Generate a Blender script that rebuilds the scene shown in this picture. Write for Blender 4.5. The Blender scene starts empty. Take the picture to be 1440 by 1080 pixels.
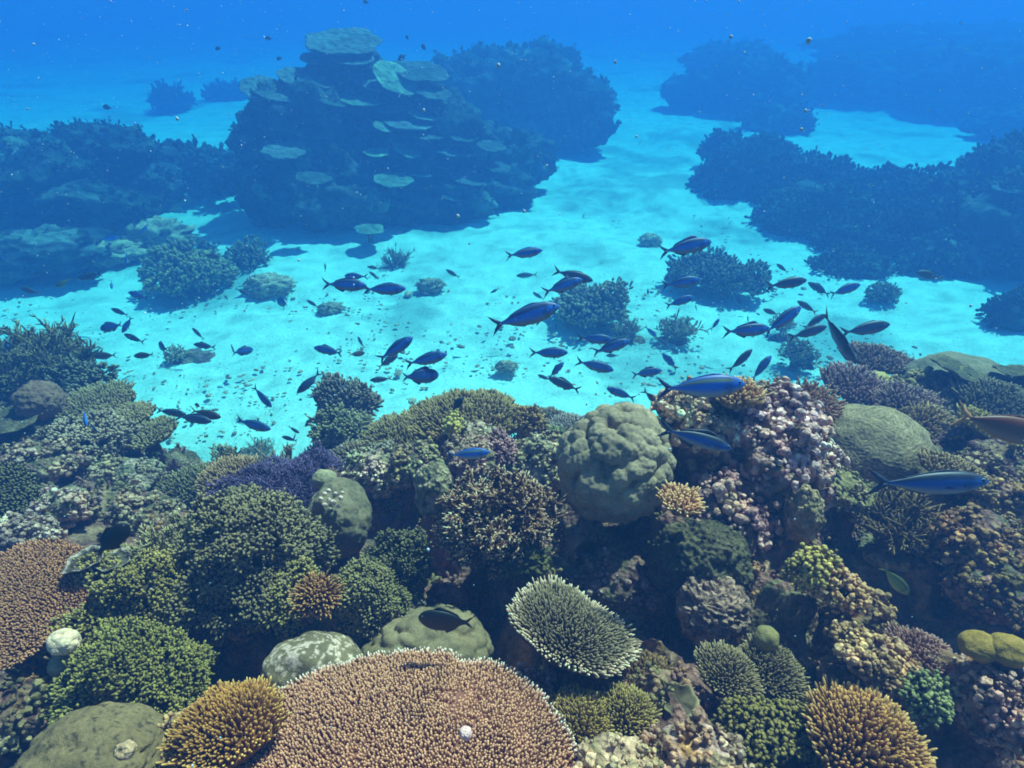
import bpy, bmesh, math, random
import numpy as np
from mathutils import Matrix, Vector

# ------------------------------------------------------------ camera, world, sun, exposure
S = bpy.context.scene
COL = S.collection
PITCH = math.radians(33.0)
F_PX = 858.0                      # focal length in pixels of the 1440 px wide photograph
CAM = np.array([0.0, 0.0, 3.0])
cd = bpy.data.cameras.new('camera')
cam = bpy.data.objects.new('camera', cd)
COL.objects.link(cam)
cam.location = CAM
cam.rotation_euler = (math.radians(90) - PITCH, 0, 0)
cd.sensor_width = 36
cd.lens = 36 * F_PX / 1440
cd.clip_start = 0.02
cd.clip_end = 500
S.camera = cam

SUN_ELEV, SUN_AZ = math.radians(57), math.radians(42)       # azimuth from +Y towards +X
w = bpy.data.worlds.new('World')
S.world = w
w.use_nodes = True
nt = w.node_tree
bgn = nt.nodes['Background']
sky = nt.nodes.new('ShaderNodeTexSky')
sky.sky_type = 'NISHITA'
sky.sun_disc = False
sky.sun_elevation = SUN_ELEV
sky.sun_rotation = SUN_AZ
nt.links.new(sky.outputs[0], bgn.inputs[0])
bgn.inputs[1].default_value = 0.05
sd = bpy.data.lights.new('sun', 'SUN')
sd.energy = 5.0
sd.angle = math.radians(1.5)
sd.color = (1.0, 0.93, 0.80)
sun = bpy.data.objects.new('sun', sd)
COL.objects.link(sun)
to_sun = Vector((math.sin(SUN_AZ) * math.cos(SUN_ELEV), math.cos(SUN_AZ) * math.cos(SUN_ELEV), math.sin(SUN_ELEV)))
sun.rotation_euler = to_sun.to_track_quat('Z', 'Y').to_euler()
sun.location = (4, 4, 12)
S.view_settings.view_transform = 'Standard'
S.view_settings.look = 'None'
S.view_settings.exposure = 0.95
S.view_settings.gamma = 1
S.view_settings.use_curve_mapping = False
S.render.engine = 'CYCLES'
cy = S.cycles
cy.max_bounces = 6
cy.diffuse_bounces = 2
cy.glossy_bounces = 1
cy.transmission_bounces = 1
cy.volume_bounces = 2
cy.filter_width = 1.8
cy.transparent_max_bounces = 6
cy.sample_clamp_indirect = 4
cy.use_denoising = True
try:
    cy.denoiser = 'OPENIMAGEDENOISE'
    cy.denoising_prefilter = 'ACCURATE'
except Exception:
    pass
cy.use_adaptive_sampling = True
cy.adaptive_threshold = 0.02

# sigma_t / sigma_s of the water, per metre (red, green, blue)
SIG_T = (0.24, 0.088, 0.080)
SIG_S = (0.0065, 0.0200, 0.0560)

# ------------------------------------------------------------ pixel <-> world
AX = np.array([1.0, 0, 0])
AF = np.array([0, math.cos(PITCH), -math.sin(PITCH)])
AU = np.array([0, math.sin(PITCH), math.cos(PITCH)])


def at(px, py, D):
    """point seen at a pixel of the photograph, D metres in front of the camera"""
    return CAM + D * (AF + AX * ((px - 720) / F_PX) - AU * ((py - 540) / F_PX))


def on_sand(px, py, z=0.0):
    k = math.sin(PITCH) + (py - 540) / F_PX * math.cos(PITCH)
    return at(px, py, (3.0 - z) / k)


def unit(v):
    v = np.asarray(v, float)
    return v / (np.linalg.norm(v, axis=-1, keepdims=True) + 1e-12)


def view_frame(P, s, roll=0.0):
    """plane frame (u, v, n) whose disc seen from the front of the reef has height/width s"""
    v = unit(P - CAM)
    u = unit(np.cross(v, [0, 0, 1.0]))
    up = np.cross(u, v)
    s = min(max(s, 0.08), 0.99)
    n = -v * s + up * math.sqrt(1 - s * s)
    vv = np.cross(n, u)
    c, q = math.cos(roll), math.sin(roll)
    # roll about the line of sight
    def rot(a):
        k = v
        return a * c + np.cross(k, a) * q + k * np.dot(k, a) * (1 - c)
    return rot(u), rot(vv), rot(n)


# ------------------------------------------------------------ noise
def _h(ix, iy, iz, seed):
    h = (ix.astype(np.int64) * 374761393 + iy.astype(np.int64) * 668265263 + iz.astype(np.int64) * 2147483647 + seed * 974711) & 0xffffffff
    h = ((h ^ (h >> 13)) * 1274126177) & 0xffffffff
    h = ((h ^ (h >> 16)) * 2246822519) & 0xffffffff
    return ((h ^ (h >> 15)) & 0xffffff) / float(0xffffff)


def vnoise(P, seed=0):
    P = np.asarray(P, float)
    i = np.floor(P)
    f = P - i
    f = f * f * (3 - 2 * f)
    i = i.astype(np.int64)
    r = 0
    for dx in (0, 1):
        for dy in (0, 1):
            for dz in (0, 1):
                wgt = (f[..., 0] if dx else 1 - f[..., 0]) * (f[..., 1] if dy else 1 - f[..., 1]) * (f[..., 2] if dz else 1 - f[..., 2])
                r = r + wgt * _h(i[..., 0] + dx, i[..., 1] + dy, i[..., 2] + dz, seed)
    return r * 2 - 1


def fbm(P, octv=4, seed=0, gain=0.5):
    a, r, P = 1.0, 0, np.asarray(P, float)
    for k in range(octv):
        r = r + a * vnoise(P * (2.03 ** k) + k * 7.3, seed + k)
        a *= gain
    return r


def worley(P, seed=0):
    """distance to the nearest and second nearest feature point"""
    P = np.asarray(P, float)
    i = np.floor(P).astype(np.int64)
    d1 = np.full(P.shape[:-1], 9.0)
    d2 = np.full(P.shape[:-1], 9.0)
    for dx in (-1, 0, 1):
        for dy in (-1, 0, 1):
            for dz in (-1, 0, 1):
                a, b, c = i[..., 0] + dx, i[..., 1] + dy, i[..., 2] + dz
                q = np.stack([a + _h(a, b, c, seed), b + _h(a, b, c, seed + 11), c + _h(a, b, c, seed + 23)], -1)
                d = np.sqrt(((P - q) ** 2).sum(-1))
                m = d < d1
                d2 = np.where(m, d1, np.minimum(d2, d))
                d1 = np.where(m, d, d1)
    return d1, d2


def sstep(a, b, x):
    t = np.clip((x - a) / (b - a), 0, 1)
    return t * t * (3 - 2 * t)


def mixc(a, b, t):
    a, b = np.asarray(a, float), np.asarray(b, float)
    t = np.asarray(t)[..., None]
    return a * (1 - t) + b * t


# ------------------------------------------------------------ mesh building
class MB:
    def __init__(self):
        self.V, self.C, self.F, self.n = [], [], [], 0

    def add(self, V, faces, C):
        V = np.asarray(V, float).reshape(-1, 3)
        C = np.asarray(C, float)
        if C.ndim == 1:
            C = np.tile(C, (len(V), 1))
        self.V.append(V)
        self.C.append(C.reshape(-1, 3))
        for f in faces:
            if len(f):
                self.F.append(np.asarray(f, np.int64) + self.n)
        self.n += len(V)

    def build(self, name, mat, parent=None, origin=(0, 0, 0), smooth=True):
        V = np.concatenate(self.V) - np.asarray(origin, float)
        C = np.concatenate(self.C)
        if mat in NEAR:
            C = C * NEAR_GAIN
        me = bpy.data.meshes.new(name)
        me.vertices.add(len(V))
        me.vertices.foreach_set('co', V.astype(np.float32).ravel())
        loops = np.concatenate([f.ravel() for f in self.F])
        cnt = np.concatenate([np.full(len(f), f.shape[1]) for f in self.F])
        start = np.concatenate([[0], np.cumsum(cnt)[:-1]])
        me.loops.add(len(loops))
        me.loops.foreach_set('vertex_index', loops.astype(np.int32))
        me.polygons.add(len(cnt))
        me.polygons.foreach_set('loop_start', start.astype(np.int32))
        me.polygons.foreach_set('loop_total', cnt.astype(np.int32))
        me.polygons.foreach_set('use_smooth', np.full(len(cnt), smooth))
        a = me.attributes.new('Col', 'FLOAT_COLOR', 'POINT')
        a.data.foreach_set('color', np.concatenate([np.clip(C, 0.002, 1), np.ones((len(C), 1))], 1).astype(np.float32).ravel())
        me.materials.append(mat)
        me.update(calc_edges=True)
        me.validate()
        o = bpy.data.objects.new(name, me)
        COL.objects.link(o)
        if parent is not None:
            o.parent = parent
        else:
            o.location = origin
        return o


def tag(o, label=None, cat=None, group=None, kind=None):
    if label:
        o['label'] = label
    if cat:
        o['category'] = cat
    if group:
        o['group'] = group
    if kind:
        o['kind'] = kind
    return o


def empty(name, loc):
    o = bpy.data.objects.new(name, None)
    o.empty_display_size = 0.05
    COL.objects.link(o)
    o.location = loc
    return o


_ico = {}


def ico(sub):
    if sub not in _ico:
        bm = bmesh.new()
        bmesh.ops.create_icosphere(bm, subdivisions=sub, radius=1)
        _ico[sub] = (np.array([v.co[:] for v in bm.verts]), np.array([[v.index for v in f.verts] for f in bm.faces]))
        bm.free()
    return _ico[sub]


def tubes(B, D, L, r, prof, sides=5, bend=None):
    """n tapered rods; prof = ((s, radius factor) ...) closed by a rounded tip. returns V, faces, s per vertex, index"""
    B, D = np.asarray(B, float), unit(D)
    n = len(B)
    L = np.broadcast_to(L, (n,))
    r = np.broadcast_to(r, (n,))
    ref = np.where(np.abs(D[:, 2:3]) < 0.8, [[0, 0, 1.0]], [[1.0, 0, 0]])
    X = unit(np.cross(D, ref))
    Y = np.cross(D, X)
    k = len(prof)
    ang = np.arange(sides) * 2 * math.pi / sides
    V = np.zeros((n, k * sides + 1, 3))
    T = np.zeros((n, k * sides + 1))
    for j, (s, rr) in enumerate(prof):
        c = B + D * (L * s)[:, None]
        if bend is not None:
            c = c + bend * (L * s * s)[:, None]
        ring = c[:, None, :] + (X[:, None, :] * np.cos(ang)[None, :, None] + Y[:, None, :] * np.sin(ang)[None, :, None]) * (r * rr)[:, None, None]
        V[:, j * sides:(j + 1) * sides] = ring
        T[:, j * sides:(j + 1) * sides] = s
    tip = B + D * L[:, None]
    if bend is not None:
        tip = tip + bend * L[:, None]
    V[:, -1] = tip
    T[:, -1] = 1
    q = []
    for j in range(k - 1):
        for a in range(sides):
            b = (a + 1) % sides
            q.append([j * sides + a, j * sides + b, (j + 1) * sides + b, (j + 1) * sides + a])
    t3 = [[(k - 1) * sides + a, (k - 1) * sides + (a + 1) % sides, k * sides] for a in range(sides)]
    off = (np.arange(n) * (k * sides + 1))[:, None, None]
    Q = (np.array(q)[None] + off).reshape(-1, 4)
    T3 = (np.array(t3)[None] + off).reshape(-1, 3)
    return V, (Q, T3), T


FINGER = ((0, 1.0), (0.45, 0.92), (0.8, 0.72), (0.94, 0.42))
CLUB = ((0, 0.55), (0.4, 0.7), (0.75, 1.0), (0.93, 0.62))
STEM = ((0, 1.0), (0.3, 0.85), (0.6, 0.68), (0.88, 0.42))


def add_tubes(mb, B, D, L, r, prof, cb, ct, rng, sides=5, bend=None, k=(0.45, 1.0), var=0.15):
    V, F, T = tubes(B, D, L, r, prof, sides, bend)
    n = len(V)
    f = (1 + rng.normal(0, var, (n, 1, 1))).clip(0.5, 1.6)
    cb = np.asarray(cb, float)
    ct = np.asarray(ct, float)
    if cb.ndim == 2:
        cb = cb[:, None, :]
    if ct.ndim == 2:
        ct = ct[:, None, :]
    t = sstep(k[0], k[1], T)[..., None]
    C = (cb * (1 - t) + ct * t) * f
    mb.add(V, F, C.reshape(-1, 3))


# ------------------------------------------------------------ materials
def material(name, rough=0.85, scale=60, var=0.25, bump=0.3, dist=0.003, spec=0.2, scale2=9, pores=0, meander=0):
    m = bpy.data.materials.new(name)
    m.use_nodes = True
    n, l = m.node_tree.nodes, m.node_tree.links
    b = n['Principled BSDF']
    b.inputs['Roughness'].default_value = rough
    b.inputs['Specular IOR Level'].default_value = spec
    at_ = n.new('ShaderNodeAttribute')
    at_.attribute_name = 'Col'
    tc = n.new('ShaderNodeTexCoord')
    nz = n.new('ShaderNodeTexNoise')
    nz.inputs['Scale'].default_value = scale
    nz.inputs['Detail'].default_value = 5
    nz.inputs['Roughness'].default_value = 0.65
    l.new(tc.outputs['Object'], nz.inputs['Vector'])
    n2 = n.new('ShaderNodeTexNoise')
    n2.inputs['Scale'].default_value = scale2
    n2.inputs['Detail'].default_value = 3
    l.new(tc.outputs['Object'], n2.inputs['Vector'])
    mr = n.new('ShaderNodeMapRange')
    mr.inputs[1].default_value = 0.3
    mr.inputs[2].default_value = 0.7
    mr.inputs[3].default_value = 1 - var
    mr.inputs[4].default_value = 1 + var
    l.new(nz.outputs['Fac'], mr.inputs[0])
    m2 = n.new('ShaderNodeMapRange')
    m2.inputs[1].default_value = 0.3
    m2.inputs[2].default_value = 0.7
    m2.inputs[3].default_value = 1 - var * 0.7
    m2.inputs[4].default_value = 1 + var * 0.7
    l.new(n2.outputs['Fac'], m2.inputs[0])
    mu = n.new('ShaderNodeMath')
    mu.operation = 'MULTIPLY'
    l.new(mr.outputs[0], mu.inputs[0])
    l.new(m2.outputs[0], mu.inputs[1])
    vm = n.new('ShaderNodeVectorMath')
    vm.operation = 'SCALE'
    l.new(at_.outputs['Color'], vm.inputs[0])
    l.new(mu.outputs[0], vm.inputs['Scale'])
    l.new(vm.outputs[0], b.inputs['Base Color'])
    height = nz.outputs['Fac']
    if pores:
        vo = n.new('ShaderNodeTexVoronoi')
        vo.inputs['Scale'].default_value = pores
        l.new(tc.outputs['Object'], vo.inputs['Vector'])
        ad = n.new('ShaderNodeMath')
        ad.operation = 'ADD'
        l.new(vo.outputs['Distance'], ad.inputs[0])
        l.new(nz.outputs['Fac'], ad.inputs[1])
        height = ad.outputs[0]
    bp = n.new('ShaderNodeBump')
    bp.inputs['Strength'].default_value = bump
    bp.inputs['Distance'].default_value = dist
    l.new(height, bp.inputs['Height'])
    l.new(bp.outputs[0], b.inputs['Normal'])
    return m


M_CORAL = material('branching coral skin', scale=180, var=0.18, bump=0.35, dist=0.002)
M_ROCK = material('encrusted reef rock', scale=55, var=0.55, bump=0.9, dist=0.012, scale2=14, pores=70)
M_MASS = material('massive coral skin', scale=120, var=0.30, bump=0.5, dist=0.002, pores=330)
M_SOFT = material('soft coral skin', scale=120, var=0.15, bump=0.3, dist=0.002, rough=0.7)
M_SAND = material('pale sand', rough=0.95, scale=30, var=0.16, bump=0.5, dist=0.02, scale2=4.5, spec=0.1)
M_FAR = material('distant reef rock', scale=9, var=0.4, bump=0.8, dist=0.06, scale2=2.5, pores=10)
M_FISH = material('fish scales', rough=0.5, scale=150, var=0.08, bump=0.1, dist=0.0005, spec=0.5)
M_EYE = material('fish eye', rough=0.15, scale=50, var=0.02, bump=0.0, spec=0.6)
M_SNOW = material('drifting flecks', rough=0.9, scale=300, var=0.1, bump=0.0)

NEAR = (M_CORAL, M_ROCK, M_MASS, M_SOFT)
NEAR_GAIN = np.array([1.30, 0.73, 0.52])     # palette of the living reef, darker and browner than dry coral

# ------------------------------------------------------------ terrain of the near reef
REEF_CTRL = []          # world points the reef surface runs through (coral bases and hollows)


def ctrl(px, py, D):
    REEF_CTRL.append(at(px, py, D))


HOLLOWS = [(620, 830, 2.0), (560, 900, 1.75), (660, 900, 1.75), (690, 960, 1.55), (520, 790, 2.1), (450, 790, 2.15), (300, 900, 1.75), (330, 950, 1.6),
           (690, 830, 1.95), (740, 960, 1.6), (760, 780, 1.9), (850, 760, 1.9), (880, 800, 1.75), (940, 760, 1.8), (930, 880, 1.65),
           (1060, 850, 1.6), (1120, 860, 1.65), (1040, 900, 1.6), (1090, 1000, 1.5), (960, 920, 1.6), (1000, 1000, 1.45), (1150, 930, 1.6), (1200, 760, 1.95),
           (1290, 800, 1.95), (1330, 860, 1.8), (1240, 850, 1.8), (1340, 1000, 1.5), (1420, 1040, 1.45), (1300, 1060, 1.35),
           (100, 690, 2.35), (170, 730, 2.2), (60, 740, 2.1), (240, 740, 2.3), (20, 980, 1.6), (60, 1010, 1.45), (30, 950, 1.7),
           (200, 660, 2.75), (280, 720, 2.5), (120, 660, 2.6), (20, 620, 2.8), (540, 720, 2.25), (600, 760, 2.1), (580, 660, 2.4),
           (660, 640, 2.45), (760, 620, 2.7), (780, 660, 2.4), (830, 620, 2.9), (1080, 750, 1.85), (1000, 700, 1.85), (1150, 720, 1.95),
           (1180, 580, 2.6), (1330, 560, 2.7), (1430, 560, 2.7), (1360, 640, 2.3), (1420, 700, 2.05), (1330, 700, 2.1), (1230, 700, 2.2),
           (540, 640, 2.7), (470, 640, 3.0), (240, 640, 3.0), (360, 680, 2.75), (90, 560, 3.3), (20, 530, 3.6),
           (720, 1150, 1.45), (300, 1130, 1.3), (100, 1130, 1.3), (900, 1110, 1.2), (1100, 1130, 1.3), (1300, 1130, 1.3), (1440, 1130, 1.3),
           (-200, 1000, 1.6), (-200, 700, 2.4), (-200, 520, 3.6), (1600, 1000, 1.5), (1640, 700, 2.1), (1640, 520, 3.0), (500, 1200, 1.4)]
for (hx, hy, hd) in HOLLOWS:
    ctrl(hx, hy, hd + (0.22 if 430 < hx < 1000 and 740 < hy < 1000 else 0.06))
# the back of the reef drops away steeply behind its crest, down under the sand
CREST = [(-500, 460, 3.9), (-200, 470, 3.9), (0, 500, 3.8), (70, 520, 3.8), (130, 560, 3.5), (200, 620, 3.1), (240, 668, 2.95), (310, 668, 2.95), (370, 668, 2.9), (430, 655, 2.9), (480, 618, 3.5), (540, 625, 2.9), (600, 615, 2.9),
         (660, 608, 2.9), (740, 612, 3.0), (800, 620, 3.2), (860, 600, 2.6), (930, 590, 2.4), (1000, 590, 2.4), (1060, 590, 2.4), (1110, 600, 2.5), (1165, 600, 2.8), (1200, 570, 3.5), (1250, 548, 3.6), (1300, 545, 3.5),
         (1360, 545, 3.5), (1440, 550, 3.4), (1600, 545, 3.5), (1900, 540, 3.6)]
for (px, py, D) in CREST:
    for k in range(9):
        p = at(px, py + 14 + 3 * k, D + 0.3 * k)
        if p[2] < -0.35:
            break
        REEF_CTRL.append(p)
    for j in range(7):
        REEF_CTRL.append(on_sand(px, py + 2 - 9 * j, -0.4))


def ray_hit_z(px, py, z):
    return on_sand(px, py, z)


_CP = None


def reef_z(x, y):
    global _CP
    if _CP is None:
        _CP = np.array(REEF_CTRL)
    x = np.asarray(x, float)
    y = np.asarray(y, float)
    sh = x.shape
    x, y = x.ravel(), y.ravel()
    out = np.zeros(len(x))
    for a in range(0, len(x), 20000):
        d2 = (x[a:a + 20000, None] - _CP[None, :, 0]) ** 2 + (y[a:a + 20000, None] - _CP[None, :, 1]) ** 2
        wgt = 1.0 / (d2 + 0.05 ** 2) ** 2.4
        out[a:a + 20000] = (wgt * _CP[None, :, 2]).sum(1) / wgt.sum(1)
    return out.reshape(sh)


# ------------------------------------------------------------ coral builders
PALETTE_ROCK = np.array([(0.20, 0.21, 0.15), (0.30, 0.27, 0.20), (0.12, 0.15, 0.10), (0.26, 0.19, 0.19), (0.14, 0.10, 0.10), (0.30, 0.27, 0.20), (0.20, 0.16, 0.10)])


def rock_colors(P, scale=6.0, seed=0, pal=PALETTE_ROCK):
    k = (fbm(P * scale, 3, seed) * 0.55 + 0.5) * (len(pal) - 1)
    k = k + vnoise(P * scale * 3.1, seed + 9) * 1.3
    k = np.clip(k, 0, len(pal) - 1.001)
    i = k.astype(int)
    f = sstep(0.25, 0.75, k - i)[..., None]
    c = pal[i] * (1 - f) + pal[i + 1] * f
    g = 1 + 0.35 * vnoise(P * scale * 9, seed + 5)[..., None]
    return c * g


def disc_points(n, rng, jit=0.55):
    i = np.arange(n)
    r = np.sqrt((i + 0.5) / n)
    th = i * 2.399963 + rng.normal(0, jit / math.sqrt(n), n) / np.maximum(r, 0.05)
    r = np.clip(r + rng.normal(0, jit / math.sqrt(n) * 0.7, n), 0, 1)
    return r, th


def outline(th, seed, amp=0.06, notch=None):
    rg = np.random.default_rng(seed)
    o = np.ones_like(th)
    for k in range(2, 8):
        o = o + amp * rg.normal() / math.sqrt(k) * np.cos(k * th + rg.uniform(0, 6.28))
    for (a, wd, dp) in (notch or ()):
        d = np.abs((th - a + math.pi) % (2 * math.pi) - math.pi)
        o = o - dp * np.exp(-(d / wd) ** 2)
    return o


def finger_coral(name, label, cat, px, py, D, rx, ry, n, fl, fr, cb, ct, dome=0.25, spread=0.9, roll=0.0, notch=None, seed=1,
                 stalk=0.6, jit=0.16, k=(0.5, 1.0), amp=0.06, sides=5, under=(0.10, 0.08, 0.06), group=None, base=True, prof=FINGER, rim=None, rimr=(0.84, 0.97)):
    rng = np.random.default_rng(seed)
    P = at(px, py, D)
    R = rx * D / F_PX
    s = (ry / rx - dome * 0.35)
    u, v, nn = view_frame(P, s, roll)
    r, th = disc_points(n, rng)
    rho = outline(th, seed, amp, notch)
    loc = lambda r_, th_, rho_: (u * (R * r_ * rho_ * np.cos(th_))[:, None] + v * (R * r_ * rho_ * np.sin(th_))[:, None])
    rad = u * np.cos(th)[:, None] + v * np.sin(th)[:, None]
    bump = 0.012 * R * fbm(np.stack([np.cos(th) * r * 3, np.sin(th) * r * 3, th * 0 + seed], -1), 2, seed)
    B = loc(r, th, rho) + nn * (R * dome * (1 - r ** 2.2) + bump)[:, None] - nn * fl * 0.35
    Dr = nn + rad * (spread * r ** 1.6)[:, None] + rng.normal(0, jit, (n, 3))
    L = fl * (0.65 + 0.6 * rng.random(n)) * (1 + 0.25 * (r > 0.93)) * (1 + 0.35 * vnoise(B * 28, seed + 5))
    scar = (vnoise(B * 16 + 4, seed + 6) > 0.66) & (rng.random(n) < 0.7)
    L = np.where(scar, L * 0.35, L)
    rr = fr * (0.8 + 0.4 * rng.random(n))
    ctv = mixc(ct, np.asarray(ct, float) * 1.35 if rim is None else rim, sstep(rimr[0], rimr[1], r) * (0.6 + 0.4 * rng.random(n)))
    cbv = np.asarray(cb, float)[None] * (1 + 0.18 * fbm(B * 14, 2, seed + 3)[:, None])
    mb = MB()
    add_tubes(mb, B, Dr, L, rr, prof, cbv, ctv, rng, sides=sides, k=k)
    root = empty(name, P)
    # plate: top, rim, underside, stalk
    segs = 56
    profp = [(0.01, dome)] + [(q, dome * (1 - q ** 2.2)) for q in (0.2, 0.4, 0.6, 0.75, 0.88, 0.96)] + [(0.985, -0.015), (0.95, -0.05), (0.8, -0.09), (0.55, -0.15), (0.33, -0.24), (0.24, -0.4), (0.22, -stalk * 0.7), (0.26, -stalk)]
    a = np.arange(segs) * 2 * math.pi / segs
    ro = outline(a, seed, amp, notch)
    rings = []
    for j, (q, z) in enumerate(profp):
        rj = q * (ro if q > 0.3 else np.ones(segs))
        p = u * (R * rj * np.cos(a))[:, None] + v * (R * rj * np.sin(a))[:, None] + nn * (R * z)
        if z < -0.3:
            p = p + np.array([0, 0.12, -0.5]) * R * (-z - 0.3)
        p = p + nn * (0.02 * R * vnoise(p / R * 6 + seed, seed))[:, None]
        rings.append(p - nn * fl * 0.55)
    V = np.concatenate(rings)
    q4 = []
    for j in range(len(profp) - 1):
        for i in range(segs):
            i2 = (i + 1) % segs
            q4.append([j * segs + i, (j + 1) * segs + i, (j + 1) * segs + i2, j * segs + i2])
    mp = MB()
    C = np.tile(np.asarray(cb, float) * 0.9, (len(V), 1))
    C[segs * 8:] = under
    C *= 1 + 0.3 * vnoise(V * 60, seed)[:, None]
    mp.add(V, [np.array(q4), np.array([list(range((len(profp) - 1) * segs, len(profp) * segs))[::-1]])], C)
    if not base:
        bpy.data.objects.remove(root)
        mb.V += mp.V
        mb.C += mp.C
        mb.F += [f + mb.n for f in mp.F]
        mb.n += mp.n
        mb.V = [x + P for x in mb.V]
        o = mb.build(name, M_CORAL, None, P)
        tag(o, label, cat, group)
        ctrl_at(P - nn * R * stalk * 0.6 - np.array([0, -0.03, R * 0.15]))
        return o
    mb.build('branchlets', M_CORAL, root)
    mp.build('plate', M_CORAL, root)
    tag(root, label, cat, group)
    ctrl_at(P - nn * R * stalk * 0.7 - np.array([0, -0.03, R * 0.15]))
    return root


def ctrl_at(P):
    REEF_CTRL.append(np.asarray(P, float))


def sphere_dirs(n, rng, zmin=-0.35):
    out = []
    i = np.arange(int(n))
    z = 1 - (i + 0.5) / n * (1 - zmin)
    th = i * 2.399963
    r = np.sqrt(1 - z * z)
    d = np.stack([r * np.cos(th), r * np.sin(th), z], -1)
    return unit(d + rng.normal(0, 0.5 / math.sqrt(n), (len(d), 3)))


def bush_coral(name, label, cat, px, py, D, rx, ry, ncl, fl, fr, cb, ct, knobs=8, seed=1, lump=0.22, core=(0.05, 0.055, 0.04), deep=1.0,
               prof=CLUB, spread=0.75, group=None, k=(0.35, 0.95), zmin=-0.45, sides=5, stem=True, far=False, lumpf=2.2):
    """rounded colony of many little florets on a lumpy core"""
    rng = np.random.default_rng(seed)
    P = at(px, py, D)
    a, c = rx * D / F_PX, ry * D / F_PX * 1.05
    b = 0.5 * (a + c) * deep
    ax = np.array([a, b, c])
    d = sphere_dirs(ncl, rng, zmin)
    lumps = lambda q: 1 + lump * fbm(q * lumpf + seed * 3.1, 3, seed)
    ls = 1.9 / max(fl * 2.6, 0.03) if not far else 3.0
    w1, w2 = worley(d * ax * ls * 0.55 + seed, seed + 2)
    w3, _ = worley(d * ax * ls * 0.22 + seed, seed + 6)
    keep = (w1 < 0.70 + 0.12 * rng.random(len(d))) & (w3 < 0.95)
    d, w1, w3 = d[keep], w1[keep], w3[keep]
    n0 = unit(d / ax)
    S0 = d * ax * lumps(d)[:, None] + n0 * (fl * 1.7 * (0.45 - w1) + fl * 4.2 * (0.5 - w3))[:, None]
    mb = MB()
    I = np.repeat(np.arange(len(d)), knobs)
    m = len(I)
    Dk = n0[I] + rng.normal(0, spread, (m, 3)) * 0.6 + np.array([0, 0, 0.25])
    Bk = S0[I] + rng.normal(0, fl * 0.35, (m, 3))
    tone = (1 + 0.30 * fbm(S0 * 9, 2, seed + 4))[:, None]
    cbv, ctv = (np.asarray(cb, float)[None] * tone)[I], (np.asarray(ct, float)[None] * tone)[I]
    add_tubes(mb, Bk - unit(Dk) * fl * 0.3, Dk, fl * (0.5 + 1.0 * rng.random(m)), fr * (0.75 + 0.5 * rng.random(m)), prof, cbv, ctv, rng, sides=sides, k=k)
    V, F = ico(4)
    cw, _ = worley(V * ax * ls * 0.22 + seed, seed + 6)
    W = V * ax * (lumps(V) * 0.95)[:, None] + unit(V / ax) * (fl * 4.2 * (0.42 - cw) - fl * 1.3)[:, None]
    mb.add(W, [F], np.asarray(core) * (1 + 0.4 * vnoise(W * 40, seed)[:, None]))
    mb.V = [x + P for x in mb.V]
    o = mb.build(name, M_CORAL if not far else M_FAR, None, P - np.array([0, 0, c * 0.9]))
    tag(o, label, cat, group)
    ctrl_at(P - np.array([0, -0.02, c * 0.8]))
    return o


def massive(name, label, cat, px, py, D, rx, ry, col, col2, freq=2.6, amp=0.16, seed=1, deep=1.0, sub=6, squash=1.0, group=None, mat=None,
            groove=None, rough=0.0, roll=0.0, base=True, fine=0.0, sharp=1.0, tint=None):
    P = at(px, py, D)
    a, c = rx * D / F_PX, ry * D / F_PX * 1.02
    b = 0.5 * (a + c) * deep
    V, F = ico(sub)
    cr, sr = math.cos(roll), math.sin(roll)
    U = V
    d1, d2 = worley(U * freq + seed * 5.7, seed)
    bulge = np.sqrt(np.clip(1 - (d1 / 0.85) ** 2, 0, 1)) ** sharp
    disp = amp * (bulge - 0.5) + 0.10 * fbm(U * 1.6 + seed, 3, seed)
    if rough:
        disp = disp + rough * fbm(U * 7 + seed, 4, seed + 2, 0.6)
    if fine:
        e1, e2 = worley(U * freq * 3.2 + seed, seed + 7)
        disp = disp + fine * (0.6 - e1)
    C = mixc(col, col2, np.clip(0.5 + 0.5 * fbm(U * 3 + seed, 3, seed + 1) + 0.25 * (bulge - 0.5), 0, 1))
    if groove:
        gf, ga = groove
        wv = U * np.array([1, 1, 1.9]) * gf
        g = np.sin((wv[:, 2] + 0.9 * fbm(wv * 0.16, 2, seed) * 5.0 + 0.5 * fbm(wv * 0.5, 2, seed + 4)) * 2.2)
        disp = disp + ga * g
        C = C * (0.78 + 0.34 * g[:, None])
    if tint is not None:
        tcol, thr = tint
        k = sstep(thr, thr + 0.3, fbm(U * 9 + seed * 2, 4, seed + 8, 0.65) + 0.5 * U[:, 2])
        C = mixc(C, tcol, k) if False else C * (1 - k[:, None]) + np.asarray(tcol) * k[:, None]
    W = U * (1 + disp)[:, None] * np.array([a, b, c])
    if roll:
        W = np.stack([W[:, 0] * cr - W[:, 2] * sr, W[:, 1], W[:, 0] * sr + W[:, 2] * cr], -1)
    mb = MB()
    mb.add(W + P, [F], C)
    o = mb.build(name, mat or M_MASS, None, P - np.array([0, 0, c * 0.9]))
    tag(o, label, cat, group)
    if base:
        ctrl_at(P - np.array([0, -0.02, c * 0.75]))
    return o


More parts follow.
